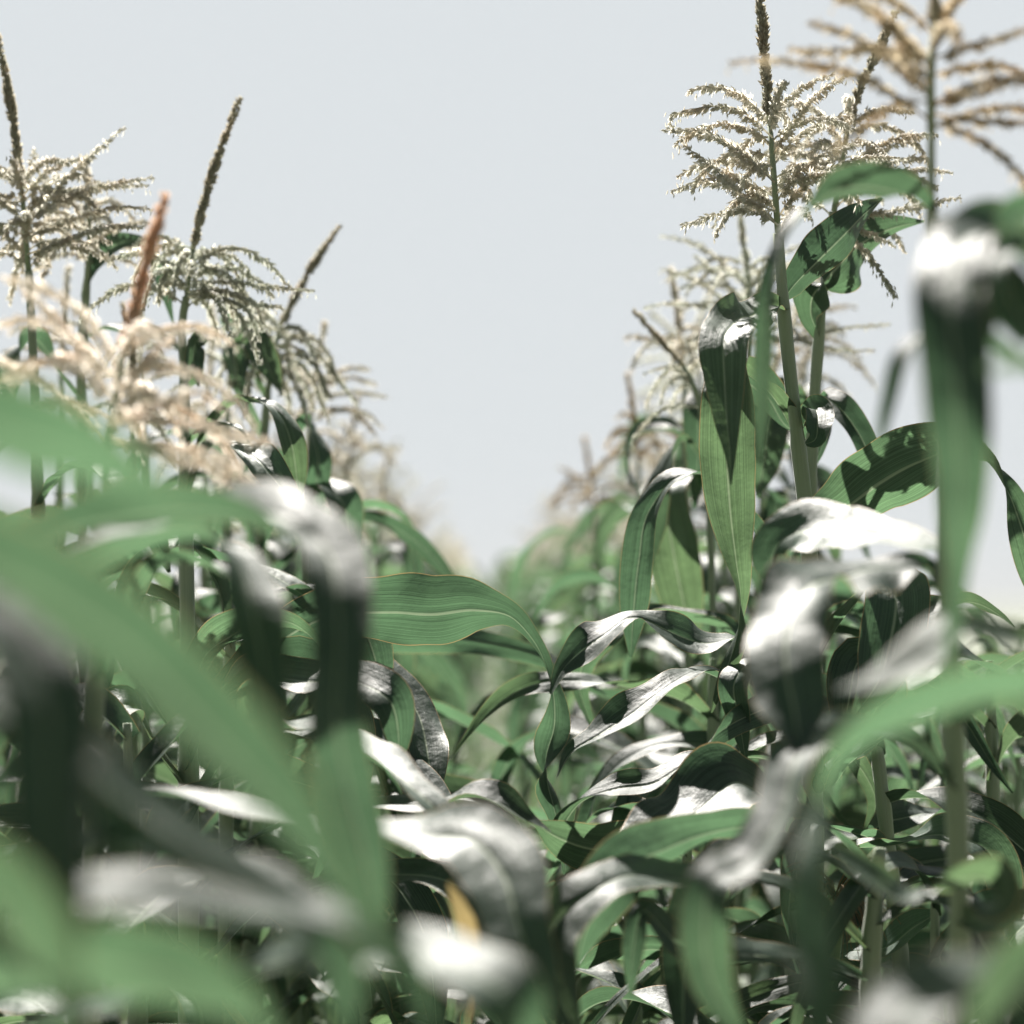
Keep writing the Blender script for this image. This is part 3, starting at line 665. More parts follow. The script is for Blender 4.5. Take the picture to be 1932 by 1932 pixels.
p = Plant('maize plant with drooping dark tassel branches beside the bushy cream tassel', path(3.2, 160, [(158, 1300), (155, 900), (155, 650), (165, 520), (168, 470)]), r0=.0115, r1=.005)
p.leaf(560, [(180, 500, 3.2, 60, 40), (205, 470, 3.18, 40, 50), (245, 455, 3.15, 20, 30), (280, 470, 3.12, 20, 28), (305, 530, 3.12, 20, 26), (327, 612, 3.12, 20, 3)])
p.leaf(640, [(200, 620, 3.2, 80, 40), (230, 625, 3.2, 80, 60), (300, 640, 3.2, 60, 50), (350, 665, 3.2, 40, 5)])
p.leaf(760, [(110, 700, 3.2, -90, 50), (60, 640, 3.2, -110, 80), (30, 680, 3.2, -60, 80), (10, 780, 3.2, 0, 10)])
p.gen_leaf(.8, .2, .7, .08); p.gen_leaf(.7, 3.3, .7, .08); p.gen_leaf(.55, .4, .7, .08); p.gen_leaf(1.0, 2.8, .6, .075)
make_tassel(p.e, p.o, seg(3.2, [(168, 500), (168, 440), (166, 380)]), seg(3.2, [(166, 380), (164, 340), (160, 300)]), 13, .13, 61, mats=('tan', 'tan'), droop=1.4)
p.finish()

p = Plant('maize plant with a straight dark spike leaning over a pale drooping tassel', path(3.0, 352, [(350, 1300), (348, 1000), (347, 720), (346, 590), (352, 560)]), r0=.0125, r1=.0055)
p.leaf(745, [(380, 700, 3.0, 110, 40), (372, 640, 2.98, 60, 40), (366, 680, 2.96, 20, 40), (375, 730, 2.96, 0, 4)])
p.leaf(900, [(400, 800, 2.96, 100, 44), (460, 755, 2.92, 95, 62), (515, 768, 2.9, 70, 64), (548, 830, 2.88, 35, 56), (560, 900, 2.88, 10, 36), (562, 960, 2.88, 0, 4)], label='arching green leaf with a bright top edge')
p.leaf(960, [(390, 850, 2.9, 100, 50), (440, 840, 2.8, 80, 70), (490, 870, 2.74, 40, 80), (530, 920, 2.72, 30, 64), (575, 972, 2.72, 30, 6)])
p.leaf(850, [(380, 815, 2.96, 110, 36), (420, 800, 2.94, 100, 40), (450, 810, 2.92, 80, 30), (470, 835, 2.92, 60, 4)])
p.gen_leaf(.85, 3.0, .7, .08); p.gen_leaf(.7, .1, .75, .085); p.gen_leaf(.55, 3.1, .7, .08); p.gen_leaf(.4, -.1, .7, .08)
make_tassel(p.e, p.o, seg(3.0, [(350, 585), (356, 530), (364, 470)]), seg(3.0, [(364, 470), (385, 380), (415, 285), (453, 183)]), 16, .16, 71, mats=('green', 'spike'), droop=1.3,
            fixed=[seg(2.95, [(358, 510), (420, 465), (500, 490), (545, 540)]), seg(2.95, [(356, 530), (430, 530), (520, 540), (595, 548)]), seg(2.95, [(354, 550), (420, 545), (480, 570), (535, 580)]), seg(2.95, [(354, 560), (420, 560), (470, 590), (490, 640)])])
p.finish()

p = Plant('maize plant with a short slanting spike and a tassel drooping towards the gap', path(3.4, 480, [(485, 1300), (490, 1000), (500, 800), (508, 710)]), r0=.012, r1=.005)
p.leaf(760, [(470, 690, 3.4, -110, 40), (462, 640, 3.36, -40, 50), (478, 640, 3.32, 10, 56), (505, 690, 3.3, 20, 48), (530, 740, 3.3, 20, 6)])
p.leaf(850, [(450, 720, 3.4, -120, 60), (440, 640, 3.42, -140, 80), (430, 610, 3.44, -120, 40), (420, 640, 3.44, -90, 5)])
p.leaf(1050, [(560, 930, 3.38, 100, 60), (610, 915, 3.36, 80, 70), (648, 950, 3.34, 20, 72), (655, 1010, 3.34, 0, 56), (668, 1070, 3.34, 0, 6)])
p.leaf(960, [(540, 860, 3.4, 110, 50), (580, 800, 3.4, 100, 60), (600, 860, 3.38, 30, 50), (590, 960, 3.38, 0, 40), (585, 1020, 3.38, 0, 4)])
p.gen_leaf(.7, .1, .75, .08); p.gen_leaf(.6, 3.2, .7, .08); p.gen_leaf(.45, .2, .7, .08)
make_tassel(p.e, p.o, seg(3.4, [(508, 710), (518, 660), (530, 612)]), seg(3.4, [(530, 612), (565, 545), (600, 485), (641, 424)]), 13, .17, 83, mats=('green', 'spike'), droop=1.5,
            fixed=[seg(3.4, [(522, 640), (570, 640), (620, 690), (675, 765)]), seg(3.4, [(522, 640), (580, 630), (620, 670), (635, 720)]), seg(3.4, [(515, 680), (560, 680), (600, 740), (620, 800)])])
p.finish()

p = Plant('low maize plant with an upright brown spike under the pale drooping tassel', path(3.35, 255, [(252, 1400), (250, 1000), (250, 850), (250, 760)]), r0=.011, r1=.0045)
p.gen_leaf(.9, .2, .6, .07); p.gen_leaf(.75, 3.3, .65, .075); p.gen_leaf(.6, 0, .65, .08); p.gen_leaf(1.05, 2.9, .5, .07)
make_tassel(p.e, p.o, seg(3.35, [(250, 800), (250, 770), (250, 750)]), seg(3.35, [(250, 750), (252, 690), (248, 630), (230, 570)]), 5, .12, 87, mats=('green', 'spike'), droop=1.6)
p.finish()

p = Plant('blurred maize plant with a pinkish ripe tassel and leaning orange spike', path(1.92, 175, [(180, 1500), (190, 1000), (205, 830)]), r0=.0115, r1=.0035)
p.leaf(1300, [(260, 1120, 1.9, 100, 60), (330, 1060, 1.86, 110, 90), (420, 1080, 1.84, 80, 90), (480, 1180, 1.83, 40, 60), (500, 1260, 1.83, 0, 6)])
p.leaf(1500, [(120, 1350, 1.88, -90, 60), (60, 1300, 1.85, -70, 100), (-10, 1360, 1.83, -30, 100), (-50, 1480, 1.83, 0, 10)])
p.leaf(1640, [(260, 1500, 1.88, 80, 70), (420, 1520, 1.85, 75, 100), (600, 1560, 1.82, 72, 120), (780, 1575, 1.78, 68, 150), (890, 1585, 1.75, 42, 175), (950, 1650, 1.73, 12, 170), (975, 1740, 1.72, 0, 130), (1010, 1840, 1.72, 0, 100), (1060, 1930, 1.72, 0, 20)], channel=.2, ruffle=.1, tilt=(4, .62), label='broad leaf with a white rim turned over the gap')
p.leaf(1150, [(100, 1060, 1.9, -120, 60), (30, 1000, 1.9, -120, 90), (-60, 1040, 1.9, -80, 60), (-120, 1120, 1.9, -60, 8)])
make_tassel(p.e, p.o, seg(1.92, [(205, 850), (218, 760), (232, 670)]), seg(1.92, [(232, 670), (255, 580), (280, 480), (312, 363)]), 10, .19, 91, mats=('orange', 'rust'), droop=.8, fs=.9, dens=.0036,
            fixed=[seg(1.86, [(222, 740), (260, 690), (330, 632)]), seg(1.8, [(215, 790), (330, 790), (420, 810), (512, 835)]), seg(1.8, [(212, 820), (320, 860), (400, 880), (480, 905)]), seg(1.78, [(212, 800), (300, 760), (380, 740), (420, 770)]),
                   seg(1.86, [(225, 700), (160, 590), (80, 540), (0, 520)]), seg(1.86, [(222, 720), (140, 640), (60, 600), (-10, 610)]), seg(1.84, [(218, 760), (140, 690), (60, 680), (-10, 720)]), seg(1.8, [(212, 830), (300, 840), (380, 850), (450, 880)])])
p.finish()

p = Plant('maize plant whose clean green leaf reaches across the gap and twists downwards', path(2.65, 352, [(356, 1700), (355, 1300), (352, 1060), (350, 960)]), r0=.0125, r1=.009)
p.leaf(1420, [(440, 1280, 2.66, 140, 60), (540, 1200, 2.64, 146, 100), (640, 1160, 2.62, 150, 132), (740, 1155, 2.60, 152, 150), (820, 1160, 2.58, 154, 150), (900, 1150, 2.57, 152, 112), (960, 1160, 2.57, 140, 62), (1005, 1205, 2.57, 120, 44), (1032, 1260, 2.57, 100, 44), (1046, 1310, 2.57, 60, 50), (1046, 1370, 2.57, 10, 62), (1030, 1430, 2.57, -60, 66), (1032, 1480, 2.57, -120, 62), (1046, 1530, 2.57, -150, 36), (1058, 1590, 2.57, -170, 16), (1064, 1650, 2.57, -180, 3)], n=110, channel=.22, ruffle=.1, wave=40, label='clean ribbed leaf with a spiralling tip')
p.leaf(1340, [(385, 1240, 2.6, 130, 70), (440, 1195, 2.55, 140, 90), (500, 1170, 2.52, 135, 80), (560, 1180, 2.5, 110, 60), (620, 1240, 2.5, 60, 50), (640, 1300, 2.5, 20, 6)])
p.leaf(1450, [(410, 1330, 2.56, 70, 80), (500, 1280, 2.48, 62, 130), (600, 1285, 2.42, 58, 130), (690, 1290, 2.38, 60, 96), (738, 1325, 2.36, 20, 84), (752, 1390, 2.36, 5, 50), (750, 1450, 2.36, 0, 6)], ruffle=.25, label='crumpled white topped leaf bending at its end')
p.leaf(1560, [(430, 1420, 2.5, 100, 70), (540, 1370, 2.35, 90, 110), (660, 1400, 2.22, 70, 110), (760, 1470, 2.14, 60, 90), (840, 1545, 2.1, 50, 60), (880, 1610, 2.1, 40, 6)], ruffle=.2)
p.leaf(1700, [(500, 1570, 2.5, 80, 60), (700, 1520, 2.42, 74, 80), (830, 1515, 2.38, 70, 76), (900, 1500, 2.36, 66, 80), (950, 1515, 2.35, 64, 80), (1000, 1550, 2.35, 70, 50), (1040, 1570, 2.35, 80, 5)], ruffle=.3)
p.leaf(1500, [(290, 1400, 2.6, -80, 60), (240, 1330, 2.55, -60, 90), (190, 1370, 2.5, -40, 100), (160, 1460, 2.48, 0, 80), (150, 1540, 2.48, 0, 8)])
p.leaf(1800, [(600, 2080, 2.3, -20, 12), (820, 2040, 1.95, -20, 8), (888, 1880, 1.80, -10, 10), (888, 1770, 1.78, 0, 36), (868, 1710, 1.77, 20, 32), (846, 1665, 1.77, 30, 4)], mat='yellow', label='withered yellow leaf')
p.leaf(1850, [(520, 1700, 2.5, 70, 60), (700, 1650, 2.4, 60, 60), (900, 1700, 2.3, 30, 100), (960, 1800, 2.28, 10, 90), (990, 1920, 2.28, 0, 20)])
p.finish()

p = Plant('half-hidden maize plant with no tassel in view, dark leaves fanning towards the gap', path(2.9, 420, [(424, 1700), (430, 1400), (436, 1150)]), r0=.0125, r1=.006)
p.leaf(1180, [(520, 1120, 2.9, 80, 60), (600, 1110, 2.86, 70, 80), (670, 1160, 2.82, 40, 80), (710, 1250, 2.80, 10, 66), (720, 1340, 2.8, 0, 8)], ruffle=.24)
p.leaf(1300, [(540, 1240, 2.86, 80, 70), (680, 1240, 2.8, 66, 90), (780, 1330, 2.76, 40, 90), (810, 1440, 2.74, 10, 70), (815, 1540, 2.74, 0, 8)], ruffle=.24, tilt=(2, .6))
p.leaf(1250, [(340, 1150, 2.88, -80, 60), (260, 1120, 2.84, -60, 84), (200, 1180, 2.8, -20, 84), (180, 1290, 2.78, 0, 60), (175, 1370, 2.78, 0, 6)], tilt=(2, .6))
p.leaf(1400, [(560, 1390, 2.8, 70, 70), (700, 1400, 2.7, 60, 90), (800, 1480, 2.66, 40, 80), (850, 1600, 2.64, 10, 60), (860, 1700, 2.64, 0, 6)], ruffle=.26, tilt=(2, .6))
p.leaf(1500, [(560, 1560, 2.7, 66, 80), (720, 1640, 2.6, 50, 100), (800, 1760, 2.55, 20, 90), (820, 1880, 2.55, 0, 50), (825, 1980, 2.55, 0, 6)], tilt=(2, .6))
p.leaf(1220, [(410, 1100, 2.88, -60, 60), (350, 1030, 2.86, -80, 70), (280, 1060, 2.84, -50, 70), (240, 1140, 2.83, 0, 50), (230, 1200, 2.83, 0, 6)])
p.finish()

p = Plant('blurred maize plant with a long heavy leaf arched over, hanging before the row', path(1.5, -85, [(-85, 1700), (-85, 1000), (-80, 700)]), r0=.0125, r1=.008)
p.leaf(1240, [(30, 1110, 1.52, 86, 80), (150, 1040, 1.52, 84, 100), (300, 990, 1.52, 80, 120), (440, 962, 1.50, 70, 150), (535, 970, 1.47, 60, 158), (605, 1020, 1.45, 42, 150), (637, 1110, 1.41, 22, 132), (640, 1230, 1.385, 8, 112), (635, 1350, 1.375, 0, 112), (655, 1480, 1.375, -5, 116), (690, 1620, 1.37, 0, 92), (718, 1760, 1.37, 0, 30), (730, 1850, 1.37, 0, 4)], n=90, ruffle=.09, label='long leaf arched over, grey shoulder and pale green fall')
p.leaf(1200, [(-40, 1080, 1.44, 115, 70), (100, 1005, 1.42, 122, 110), (250, 970, 1.41, 130, 135), (390, 962, 1.40, 130, 135), (470, 978, 1.40, 122, 95), (525, 1005, 1.40, 110, 40), (550, 1030, 1.40, 100, 4)], n=70, ruffle=.14, label='broad green leaf striped by shadows')
p.leaf(1330, [(50, 1170, 1.55, 118, 80), (150, 1080, 1.56, 120, 120), (260, 1025, 1.56, 122, 150), (370, 1000, 1.55, 116, 160), (440, 1040, 1.53, 70, 140), (475, 1140, 1.52, 30, 124), (498, 1250, 1.52, 12, 90), (520, 1370, 1.52, 5, 56), (555, 1500, 1.52, 0, 8)], n=80, ruffle=.08, tilt=(4, .62), label='dark drooping leaf with a pale midrib')
p.leaf(1600, [(30, 1450, 1.48, 70, 80), (120, 1390, 1.45, 60, 110), (190, 1450, 1.42, 20, 110), (220, 1560, 1.42, 0, 80), (240, 1660, 1.42, 0, 8)])
p.leaf(1800, [(60, 1640, 1.45, 70, 90), (220, 1590, 1.4, 64, 130), (400, 1640, 1.35, 60, 140), (540, 1700, 1.32, 50, 120), (640, 1790, 1.3, 30, 90), (700, 1900, 1.3, 10, 10)])
p.leaf(2000, [(200, 1900, 1.4, 70, 90), (480, 1830, 1.32, 66, 150), (700, 1800, 1.26, 60, 170), (860, 1820, 1.22, 52, 170), (960, 1880, 1.2, 30, 150), (1010, 2000, 1.2, 0, 20)])
p.finish()

p = Plant('nearest and most blurred maize plant with a broad pale green leaf crossing diagonally', path(.92, -560, [(-560, 1800), (-560, 1000), (-555, 600)]), r0=.0125, r1=.009)
p.leaf(1250, [(-380, 1040, .9, 118, 160), (-180, 1010, .88, 124, 220), (20, 1080, .87, 128, 250), (160, 1170, .87, 130, 260), (300, 1290, .88, 130, 260), (430, 1420, .89, 128, 240), (550, 1560, .90, 120, 190), (660, 1720, .91, 110, 120), (730, 1860, .92, 100, 20)], n=80, ruffle=.04, label='broad pale green leaf crossing diagonally')
p.leaf(1050, [(-380, 850, .86, 120, 160), (-180, 800, .84, 128, 240), (-20, 810, .83, 134, 260), (110, 850, .83, 134, 230), (220, 900, .84, 125, 160), (320, 950, .85, 110, 80), (390, 1000, .86, 100, 8)], n=70, ruffle=.04)
p.leaf(1400, [(-350, 1180, .98, 80, 120), (-150, 1120, 1.0, 70, 180), (0, 1180, 1.0, 50, 190), (80, 1300, 1.0, 20, 180), (95, 1450, 1.0, 5, 170), (100, 1620, 1.0, 0, 140), (110, 1800, 1.0, 0, 90), (120, 1950, 1.0, 0, 10)], n=70, ruffle=.05, tilt=(2, .62), label='dark hanging leaf')
p.leaf(1560, [(-350, 1350, .98, 70, 120), (-100, 1310, 1.0, 66, 140), (100, 1390, 1.02, 62, 140), (260, 1510, 1.03, 60, 130), (420, 1620, 1.04, 62, 124), (560, 1710, 1.05, 62, 120), (680, 1750, 1.05, 55, 100), (770, 1830, 1.05, 30, 60), (820, 1950, 1.05, 0, 8)], n=70, ruffle=.05, label='soft leaf with a pale shining top')
p.leaf(1700, [(-350, 1600, 1.0, 70, 120), (-100, 1620, 1.02, 68, 160), (120, 1690, 1.05, 62, 160), (280, 1690, 1.07, 60, 160), (420, 1720, 1.08, 62, 150), (560, 1760, 1.09, 64, 130), (640, 1850, 1.1, 30, 100), (660, 1960, 1.1, 0, 10)], n=70, ruffle=.1)
p.leaf(1900, [(-300, 1900, 1.0, 120, 150), (0, 1850, .95, 126, 220), (200, 1830, .92, 130, 240), (360, 1860, .9, 128, 220), (500, 1960, .9, 100, 120), (560, 2060, .9, 60, 10)], n=60, ruffle=.05)
p.leaf(1800, [(-300, 1650, .9, 120, 150), (-100, 1640, .86, 120, 220), (20, 1720, .84, 120, 240), (90, 1850, .84, 110, 220), (110, 2000, .84, 60, 120), (110, 2100, .84, 0, 10)], n=60, ruffle=.05)
p.finish()

# --- shorter plants between them whose leaves tangle below the tassels
def tangle(label, px, d, top, seed, n, z0, z1, toward=0.0, wmin=.042, wmax=.068):
    rnd = random.Random(seed)
    g = P(px, 1150, d); g.z = 0
    p = Plant(label, [g, g + Vector((.01, 0, top * .5)), g + Vector((rnd.uniform(-.04, .04), 0, top))], r0=.0125, r1=.005)
    p.seed = seed * 131
    for i in range(n):
        f = i / (n - 1)
        az = (0 if i % 2 else math.pi) + rnd.uniform(-1.1, 1.1) + toward * rnd.random()
        p.gen_leaf(z0 + (z1 - z0) * f, az, rnd.uniform(.36, .62), rnd.uniform(wmin, wmax), rnd.uniform(30, 68), rnd.uniform(-110, -35), rnd.uniform(-170, 170), 44,
                   [-1, -.85, -.6, -.3, -.1, 0, .1, .3, .6, .85, 1], bend=rnd.uniform(.7, 1.5), ruffle=rnd.uniform(.2, .42))
    return p.finish()
tangle('leafy maize plant just before the clean ribbed leaf, short curling leaves on top', 255, 2.45, .92, 301, 11, .30, .90)
tangle('leafy maize plant whose curled leaves fill the shade under the clean ribbed leaf', 455, 3.15, .9, 302, 12, .28, .84)
tangle('leafy maize plant in the shade behind the long hanging leaf', 545, 3.65, 1.12, 303, 12, .30, 1.1)
tangle('leafy maize plant behind the withered yellow leaf', 700, 3.0, .66, 304, 9, .20, .64)
tangle('low tangled maize plant in the middle of the gap under the spiralling tip', 1010, 3.3, .62, 305, 9, .18, .60)
tangle('low tangled maize plant at the foot of the gap, close behind the ribbed green leaf', 1190, 2.95, .66, 306, 10, .18, .64)
tangle('leafy maize plant tangled behind the pale wavy leaves of the sharp pair', 1330, 3.05, .98, 307, 12, .25, .95)
tangle('leafy maize plant directly behind the two sharp stalks', 1480, 3.05, 1.04, 308, 12, .3, 1.0)
tangle('leafy maize plant beside the sharp pair, under the broad arching leaf', 1690, 2.75, .96, 309, 12, .25, .92)
tangle('leafy maize plant behind the thick blurred stalk, dark leaves crossing it', 1860, 2.9, .98, 310, 12, .22, .95)
tangle('outermost leafy maize plant past the thick blurred stalk', 2010, 3.3, .95, 311, 11, .22, .92)
tangle('low leafy maize plant under the heavy hanging leaves', 130, 2.1, .72, 312, 10, .2, .68)
tangle('low leafy maize plant half hidden by the pale shining foreground leaf', 520, 2.3, .58, 313, 9, .15, .55)
tangle('low leafy maize plant among the weeds below the wide pale torn leaf', 1400, 2.5, .56, 314, 9, .15, .54)

tangle('small tangled maize plant low in the gap, in front of the spiralling tip', 950, 2.75, .50, 321, 10, .15, .48, wmin=.03, wmax=.05)
tangle('small tangled maize plant low in the gap, beside the small dark hanging leaf', 1130, 2.6, .46, 322, 10, .12, .44, wmin=.03, wmax=.05)
tangle('narrow-leaved maize plant under the pale wavy leaves of the sharp pair', 1270, 2.75, .80, 323, 12, .2, .78, wmin=.03, wmax=.05)
tangle('narrow-leaved maize plant far down the gap, just left of its middle', 870, 4.6, .70, 324, 12, .2, .66, wmin=.035, wmax=.055)
tangle('narrow-leaved maize plant far down the middle of the gap', 985, 5.2, .70, 325, 12, .2, .66, wmin=.035, wmax=.055)
tangle('narrow-leaved maize plant in the gap before the far rows close in', 790, 4.0, .70, 326, 12, .2, .66, wmin=.035, wmax=.055)
tangle('narrow-leaved maize plant in the gap, partly behind the leaf with the spiralling tip', 1060, 4.2, .70, 327, 12, .2, .66, wmin=.035, wmax=.055)
tangle('narrow-leaved maize plant between the thick blurred stalk and the sharp pair', 1740, 2.45, .72, 328, 11, .15, .7, wmin=.03, wmax=.05)

# --- tall tasselled plants that step down towards the gap behind the sharp ones
def tall(label, px, d, ybase, seed, mats, lean=20, nb=12, blen=.15):
    rnd = random.Random(seed)
    p = Plant(label, path(d, px - lean, [(px - lean * .6, 1300), (px, ybase)]), r0=.0115, r1=.0045)
    p.seed = seed * 17
    H = p.path[-1].z
    for i in range(11):
        f = i / 10
        az = (0 if i % 2 else math.pi) + rnd.uniform(-1.3, 1.3)
        p.gen_leaf(.3 + (H - .42) * f, az, rnd.uniform(.34, .58) * (1 - .25 * f), rnd.uniform(.042, .066), rnd.uniform(35, 70), rnd.uniform(-110, -70), rnd.uniform(-120, 120), 36,
                   [-1, -.85, -.6, -.3, -.1, 0, .1, .3, .6, .85, 1], bend=rnd.uniform(.7, 1.3), ruffle=rnd.uniform(.2, .36))
    make_tassel(p.e, p.o, seg(d, [(px, ybase), (px + lean * .3, ybase - 45 * 3.5 / d), (px + lean * .6, ybase - 85 * 3.5 / d)]),
                seg(d, [(px + lean * .6, ybase - 85 * 3.5 / d), (px + lean, ybase - 135 * 3.5 / d), (px + lean * 1.8, ybase - 210 * 3.5 / d)]), nb, blen, seed, mats=mats, droop=rnd.uniform(.8, 1.2), fs=1.0, merged=True)
    return p.finish()
tall('soft-focus maize plant whose tassel shows just under the slanting narrow spike', 1290, 3.75, 700, 401, ('tan', 'spike'), lean=-14, nb=9)
tall('blurred tasselled maize plant at the inner edge of the row behind the sharp pair', 1205, 4.4, 870, 402, ('gold', 'gold'), lean=-12)
tall('well blurred tasselled maize plant stepping down to the gap past the sharp pair', 1120, 5.4, 960, 403, ('gold', 'gold'), lean=-10)
tall('soft-focus maize plant below the tassel that droops towards the gap', 585, 3.8, 800, 404, ('tan', 'spike'), lean=16)
tall('blurred tasselled maize plant at the inner edge of the row with pale drooping tassels', 655, 4.5, 900, 405, ('tan', 'tan'), lean=12)
tall('well blurred tasselled maize plant stepping down to the gap below the short slanting spike', 715, 5.4, 985, 406, ('tan', 'tan'), lean=10)
tall('leafy maize plant behind the straight dark spike, its tassel lost among leaves', 430, 3.7, 740, 407, ('green', 'spike'), lean=10, nb=9)
tall('leafy maize plant behind the pinkish ripe tassel', 270, 3.6, 730, 408, ('green', 'spike'), lean=-8, nb=8)
tall('leafy maize plant behind the stalk of the bushy cream tassel', 115, 3.7, 700, 409, ('tan', 'spike'), lean=8, nb=9)

tangle('soft-focus leafy maize plant at the open side of the field, beside the horizon', 1900, 4.3, 1.02, 331, 12, .3, 1.0)
tangle('soft-focus leafy maize plant at the open side, between the blurred stalk and the horizon', 1790, 5.0, 1.04, 332, 12, .3, 1.02)
tangle('soft-focus leafy maize plant half cut by the picture edge at the horizon', 1985, 5.2, 1.03, 333, 12, .3, 1.0)

# ------------------------------------------------------------------ the rest of the rows: copies of a few modelled plants
def variant(seed, H, nl, tassel=True):
    rnd = random.Random(seed)
    lean = Vector((rnd.uniform(-.09, .09), rnd.uniform(-.06, .06), 0))
    pa = [lean * (f * f) + Vector((0, 0, H * f)) for f in (0, .3, .6, .85, 1)]
    p = Plant('x', pa, r0=.0125, r1=.005); p.seed = seed * 31
    a = rnd.uniform(-.4, .4)
    for i in range(nl):
        f = .16 + .78 * i / (nl - 1)
        az = a + (math.pi if i % 2 else 0) + rnd.uniform(-.55, .55)
        L = (.34 + .40 * math.sin(math.pi * min(1, f * 1.05))) * rnd.uniform(.85, 1.1) * (.7 + .3 * H / 1.5)
        p.gen_leaf(H * f, az, L, .050 + .026 * math.sin(math.pi * f), e0=rnd.uniform(55, 76), e1=rnd.uniform(-100, -60), twist=rnd.uniform(-150, 150), n=24, bend=rnd.uniform(.9, 1.6), ruffle=.26)
    if tassel:
        t = [pa[-1] + lean * .3 * k + Vector((0, 0, z)) for k, z in ((0, 0), (.3, .06), (.6, .13))]
        sp = [t[-1], t[-1] + Vector((lean.x * 1.2, lean.y * .6, .09)), t[-1] + Vector((lean.x * 2.6, lean.y * 2, .17))]
        make_tassel(p.e, p.o, t, sp, 16, .17, seed, mats=(('tan', 'green', 'tan')[seed % 3], 'spike'), droop=rnd.uniform(.8, 1.4), merged=True, dens=.0066, fs=1.25)
    p.finish()
    return p.e

def copy_thing(src, x, y, rz, sc, label, group):
    r = src.copy(); col.objects.link(r); r.location = (x, y, 0); r.rotation_euler = (0, 0, rz); r.scale = (sc, sc, sc)
    r['label'] = label; r['group'] = group
    for ch in src.children:
        c = ch.copy(); col.objects.link(c); c.parent = r
    return r

protos = [variant(s, h, 12) for s, h in ((101, 1.45), (102, 1.38), (103, 1.5), (104, 1.42), (105, 1.33), (106, 1.47))]
rnd = random.Random(5)
used = set()
def put(k, x, y, rz, sc, label, group, pr=protos):
    src = pr[k]
    if src.name not in used:
        used.add(src.name); src.location = (x, y, 0); src.rotation_euler = (0, 0, rz); src.scale = (sc,) * 3
        src['label'] = label; src['group'] = group
    else: copy_thing(src, x, y, rz, sc, label, group)

for side, x0, y0 in ((-1, -.54, 4.2), (1, .50, 4.0)):
    y = y0
    while y < 22:
        near = y < 9
        lab = ('tasselled maize plant far down the row on the %s side of the gap' if not near else 'tasselled maize plant softly out of focus in the %s row behind the sharp plants') % ('left' if side < 0 else 'right')
        grp = ('far' if not near else 'middle') + (' left' if side < 0 else ' right') + ' row of maize'
        put(rnd.randrange(6), x0 + rnd.uniform(-.06, .06) + (.0 if y < 9 else 0), y, rnd.choice((math.pi / 2, -math.pi / 2)) + rnd.uniform(-.7, .7) * (1 if y < 6 else 2.2), rnd.uniform(.86, 1.0) if side < 0 else rnd.uniform(.9, 1.04), lab, grp)
        y += rnd.uniform(.27, .38)

# young plants without tassels in the next rows out, lower than the camera
young = [variant(s, h, 7, False) for s, h in ((201, .72), (202, .66), (203, .80))]
for x0, y0, y1, st in ((-1.15, 2.4, 13, .55), (1.2, 4.0, 13, .5), (-1.9, 4.0, 12, .9), (2.0, 6.0, 14, .6), (2.8, 8.5, 16, .6)):
    y = y0
    while y < y1:
        put(rnd.randrange(3), x0 + rnd.uniform(-.12, .12), y, rnd.uniform(0, 6.28), rnd.uniform(.85, 1.12), 'young low maize plant without a tassel, outside the tall row on the %s' % ('left' if x0 < 0 else 'right'), 'young maize on the ' + ('left' if x0 < 0 else 'right'), young)
        y += rnd.uniform(st * .7, st * 1.3)

# far end of the rows: too many to count
fb = MB()
def far_plant(x, y, H):
    for i in range(7):
        f = .15 + .8 * i / 6
        az = (0 if i % 2 else math.pi) + rnd.uniform(-.8, .8)
        mb = gen_blade(Vector((x, y, H * f)), az, .65, .085, rnd.uniform(50, 75), rnd.uniform(-95, -50), rnd.uniform(-90, 90), rnd.randrange(9999), 8, [-1, 0, 1], 1.2, .2)
        fb.add(mb.v, mb.f, mb.uv)
    tube(fb, [Vector((x, y, 0)), Vector((x, y, H * 1.0))], [.012, .006], 4)
y = 22.0
while y < 40:
    for sx in (-.48, .5):
        far_plant(sx + rnd.uniform(-.08, .08), y + rnd.uniform(-.1, .1), rnd.uniform(1.45, 1.7))
    y += .3 if y < 40 else .5
fm = link('distant_maize', fb.mesh('distant_maize', M['leaf'])); fm['kind'] = 'stuff'; fm['label'] = 'far end of the maize rows melting into one green mass'; fm['category'] = 'maize'
tb = MB(); rt = random.Random(77)
y = 22.0
while y < 40:
    for sx in (-.48, .5):
        H = rt.uniform(1.45, 1.65); b = Vector((sx + rt.uniform(-.08, .08), y, H))
        for i in range(8):
            az = i * 2.4; e = R(rt.uniform(10, 60)); d = Vector((math.cos(az) * math.cos(e), math.sin(az) * math.cos(e), math.sin(e)))
            tube(tb, [b, b + d * .1, b + d * .2 - Vector((0, 0, .03))], [.006, .008, .003], 4)
        tube(tb, [b, b + Vector((0, 0, .3))], [.01, .007], 4)
    y += .3 if y < 40 else .5
tm = link('distant_tassels', tb.mesh('distant_tassels', M['tan'])); tm['kind'] = 'stuff'; tm['label'] = 'tan tassels at the far end of the maize rows'; tm['category'] = 'maize'

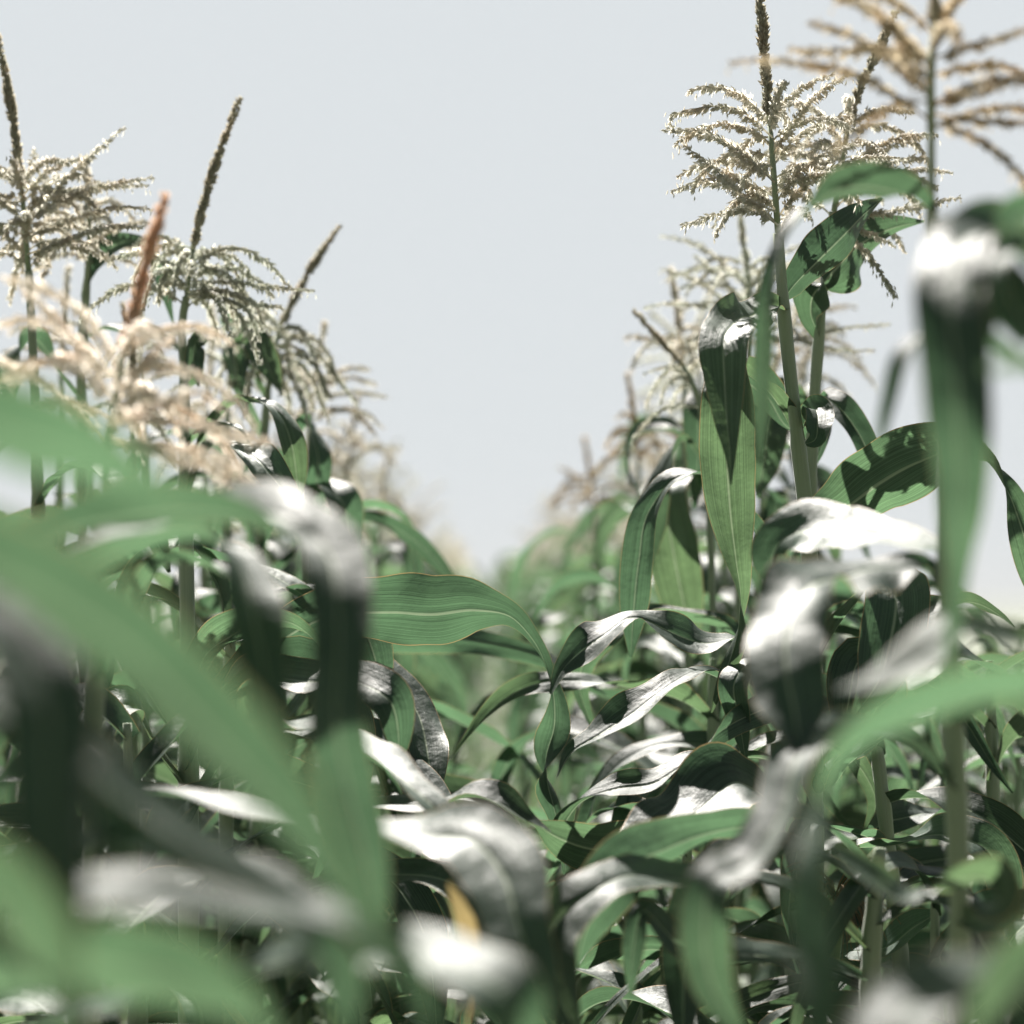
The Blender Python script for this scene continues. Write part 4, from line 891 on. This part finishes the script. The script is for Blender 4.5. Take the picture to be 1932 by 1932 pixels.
# weeds on the ground
wb = MB(); rw = random.Random(9)
def weed(x, y, h, n, size):
    for i in range(n):
        a = rw.uniform(0, 6.28); rr = rw.uniform(.0, .09)
        p = Vector((x + math.cos(a) * rr, y + math.sin(a) * rr, h * rw.uniform(.3, 1)))
        az = rw.uniform(0, 6.28); e = R(rw.uniform(-25, 40))
        d = Vector((math.cos(az) * math.cos(e), math.sin(az) * math.cos(e), math.sin(e)))
        S = Vector((-math.sin(az), math.cos(az), rw.uniform(-.4, .4))).normalized()
        L = size * rw.uniform(.6, 1.4); w = L * rw.uniform(.28, .42); U = d.cross(S) * (-.18 * w)
        v = [p, p + d * L * .3 + S * w * .8 - U, p + d * L * .35 + U, p + d * L * .3 - S * w * .8 - U, p + d * L * .65 + S * w * .7 - U, p + d * L * .68 + U * .5, p + d * L * .65 - S * w * .7 - U, p + d * L - Vector((0, 0, L * .15))]
        wb.add(v, [(0, 2, 1), (0, 3, 2), (1, 2, 5, 4), (2, 3, 6, 5), (4, 5, 7), (5, 6, 7)], [(.5, 0), (.9, .01), (.5, .012), (.1, .01), (.8, .02), (.5, .022), (.2, .02), (.5, .03)])
for i in range(2000):
    y = 2.3 + 11 * rw.random() ** 1.6
    x = rw.uniform(-.30, .30) * y + .1
    h = rw.uniform(.12, .38)
    weed(x, y, h, rw.randint(9, 16), rw.uniform(.022, .045))
for i in range(900):
    y = rw.uniform(10, 30); x = rw.uniform(-.3, .3) * y
    weed(x, y, rw.uniform(.2, .45), 9, rw.uniform(.05, .1))
wd = link('weeds', wb.mesh('weeds', M['weed'])); wd['kind'] = 'stuff'; wd['label'] = 'small broad-leaved weeds covering the soil between the rows'; wd['category'] = 'weeds'
gb = MB()
for i in range(9000):
    y = 2.3 + 14 * rw.random() ** 1.5; x = rw.uniform(-.3, .3) * y + .1
    a = rw.uniform(0, 6.28); h = rw.uniform(.1, .42); l = rw.uniform(.05, .25)
    b = Vector((x, y, 0)); D = Vector((math.cos(a), math.sin(a), 0)); S = Vector((-math.sin(a), math.cos(a), 0)) * rw.uniform(.002, .0045)
    m1 = b + Vector((0, 0, h * .6)) + D * l * .3; tp = b + Vector((0, 0, h)) + D * l
    gb.add([b - S, b + S, m1 + S, m1 - S, tp], [(0, 1, 2, 3), (3, 2, 4)], [(.2, 0), (.8, 0), (.8, .1), (.2, .1), (.5, .2)])
gr = link('grass', gb.mesh('grass', M['weed'])); gr['kind'] = 'stuff'; gr['label'] = 'thin grass blades growing among the weeds'; gr['category'] = 'grass'
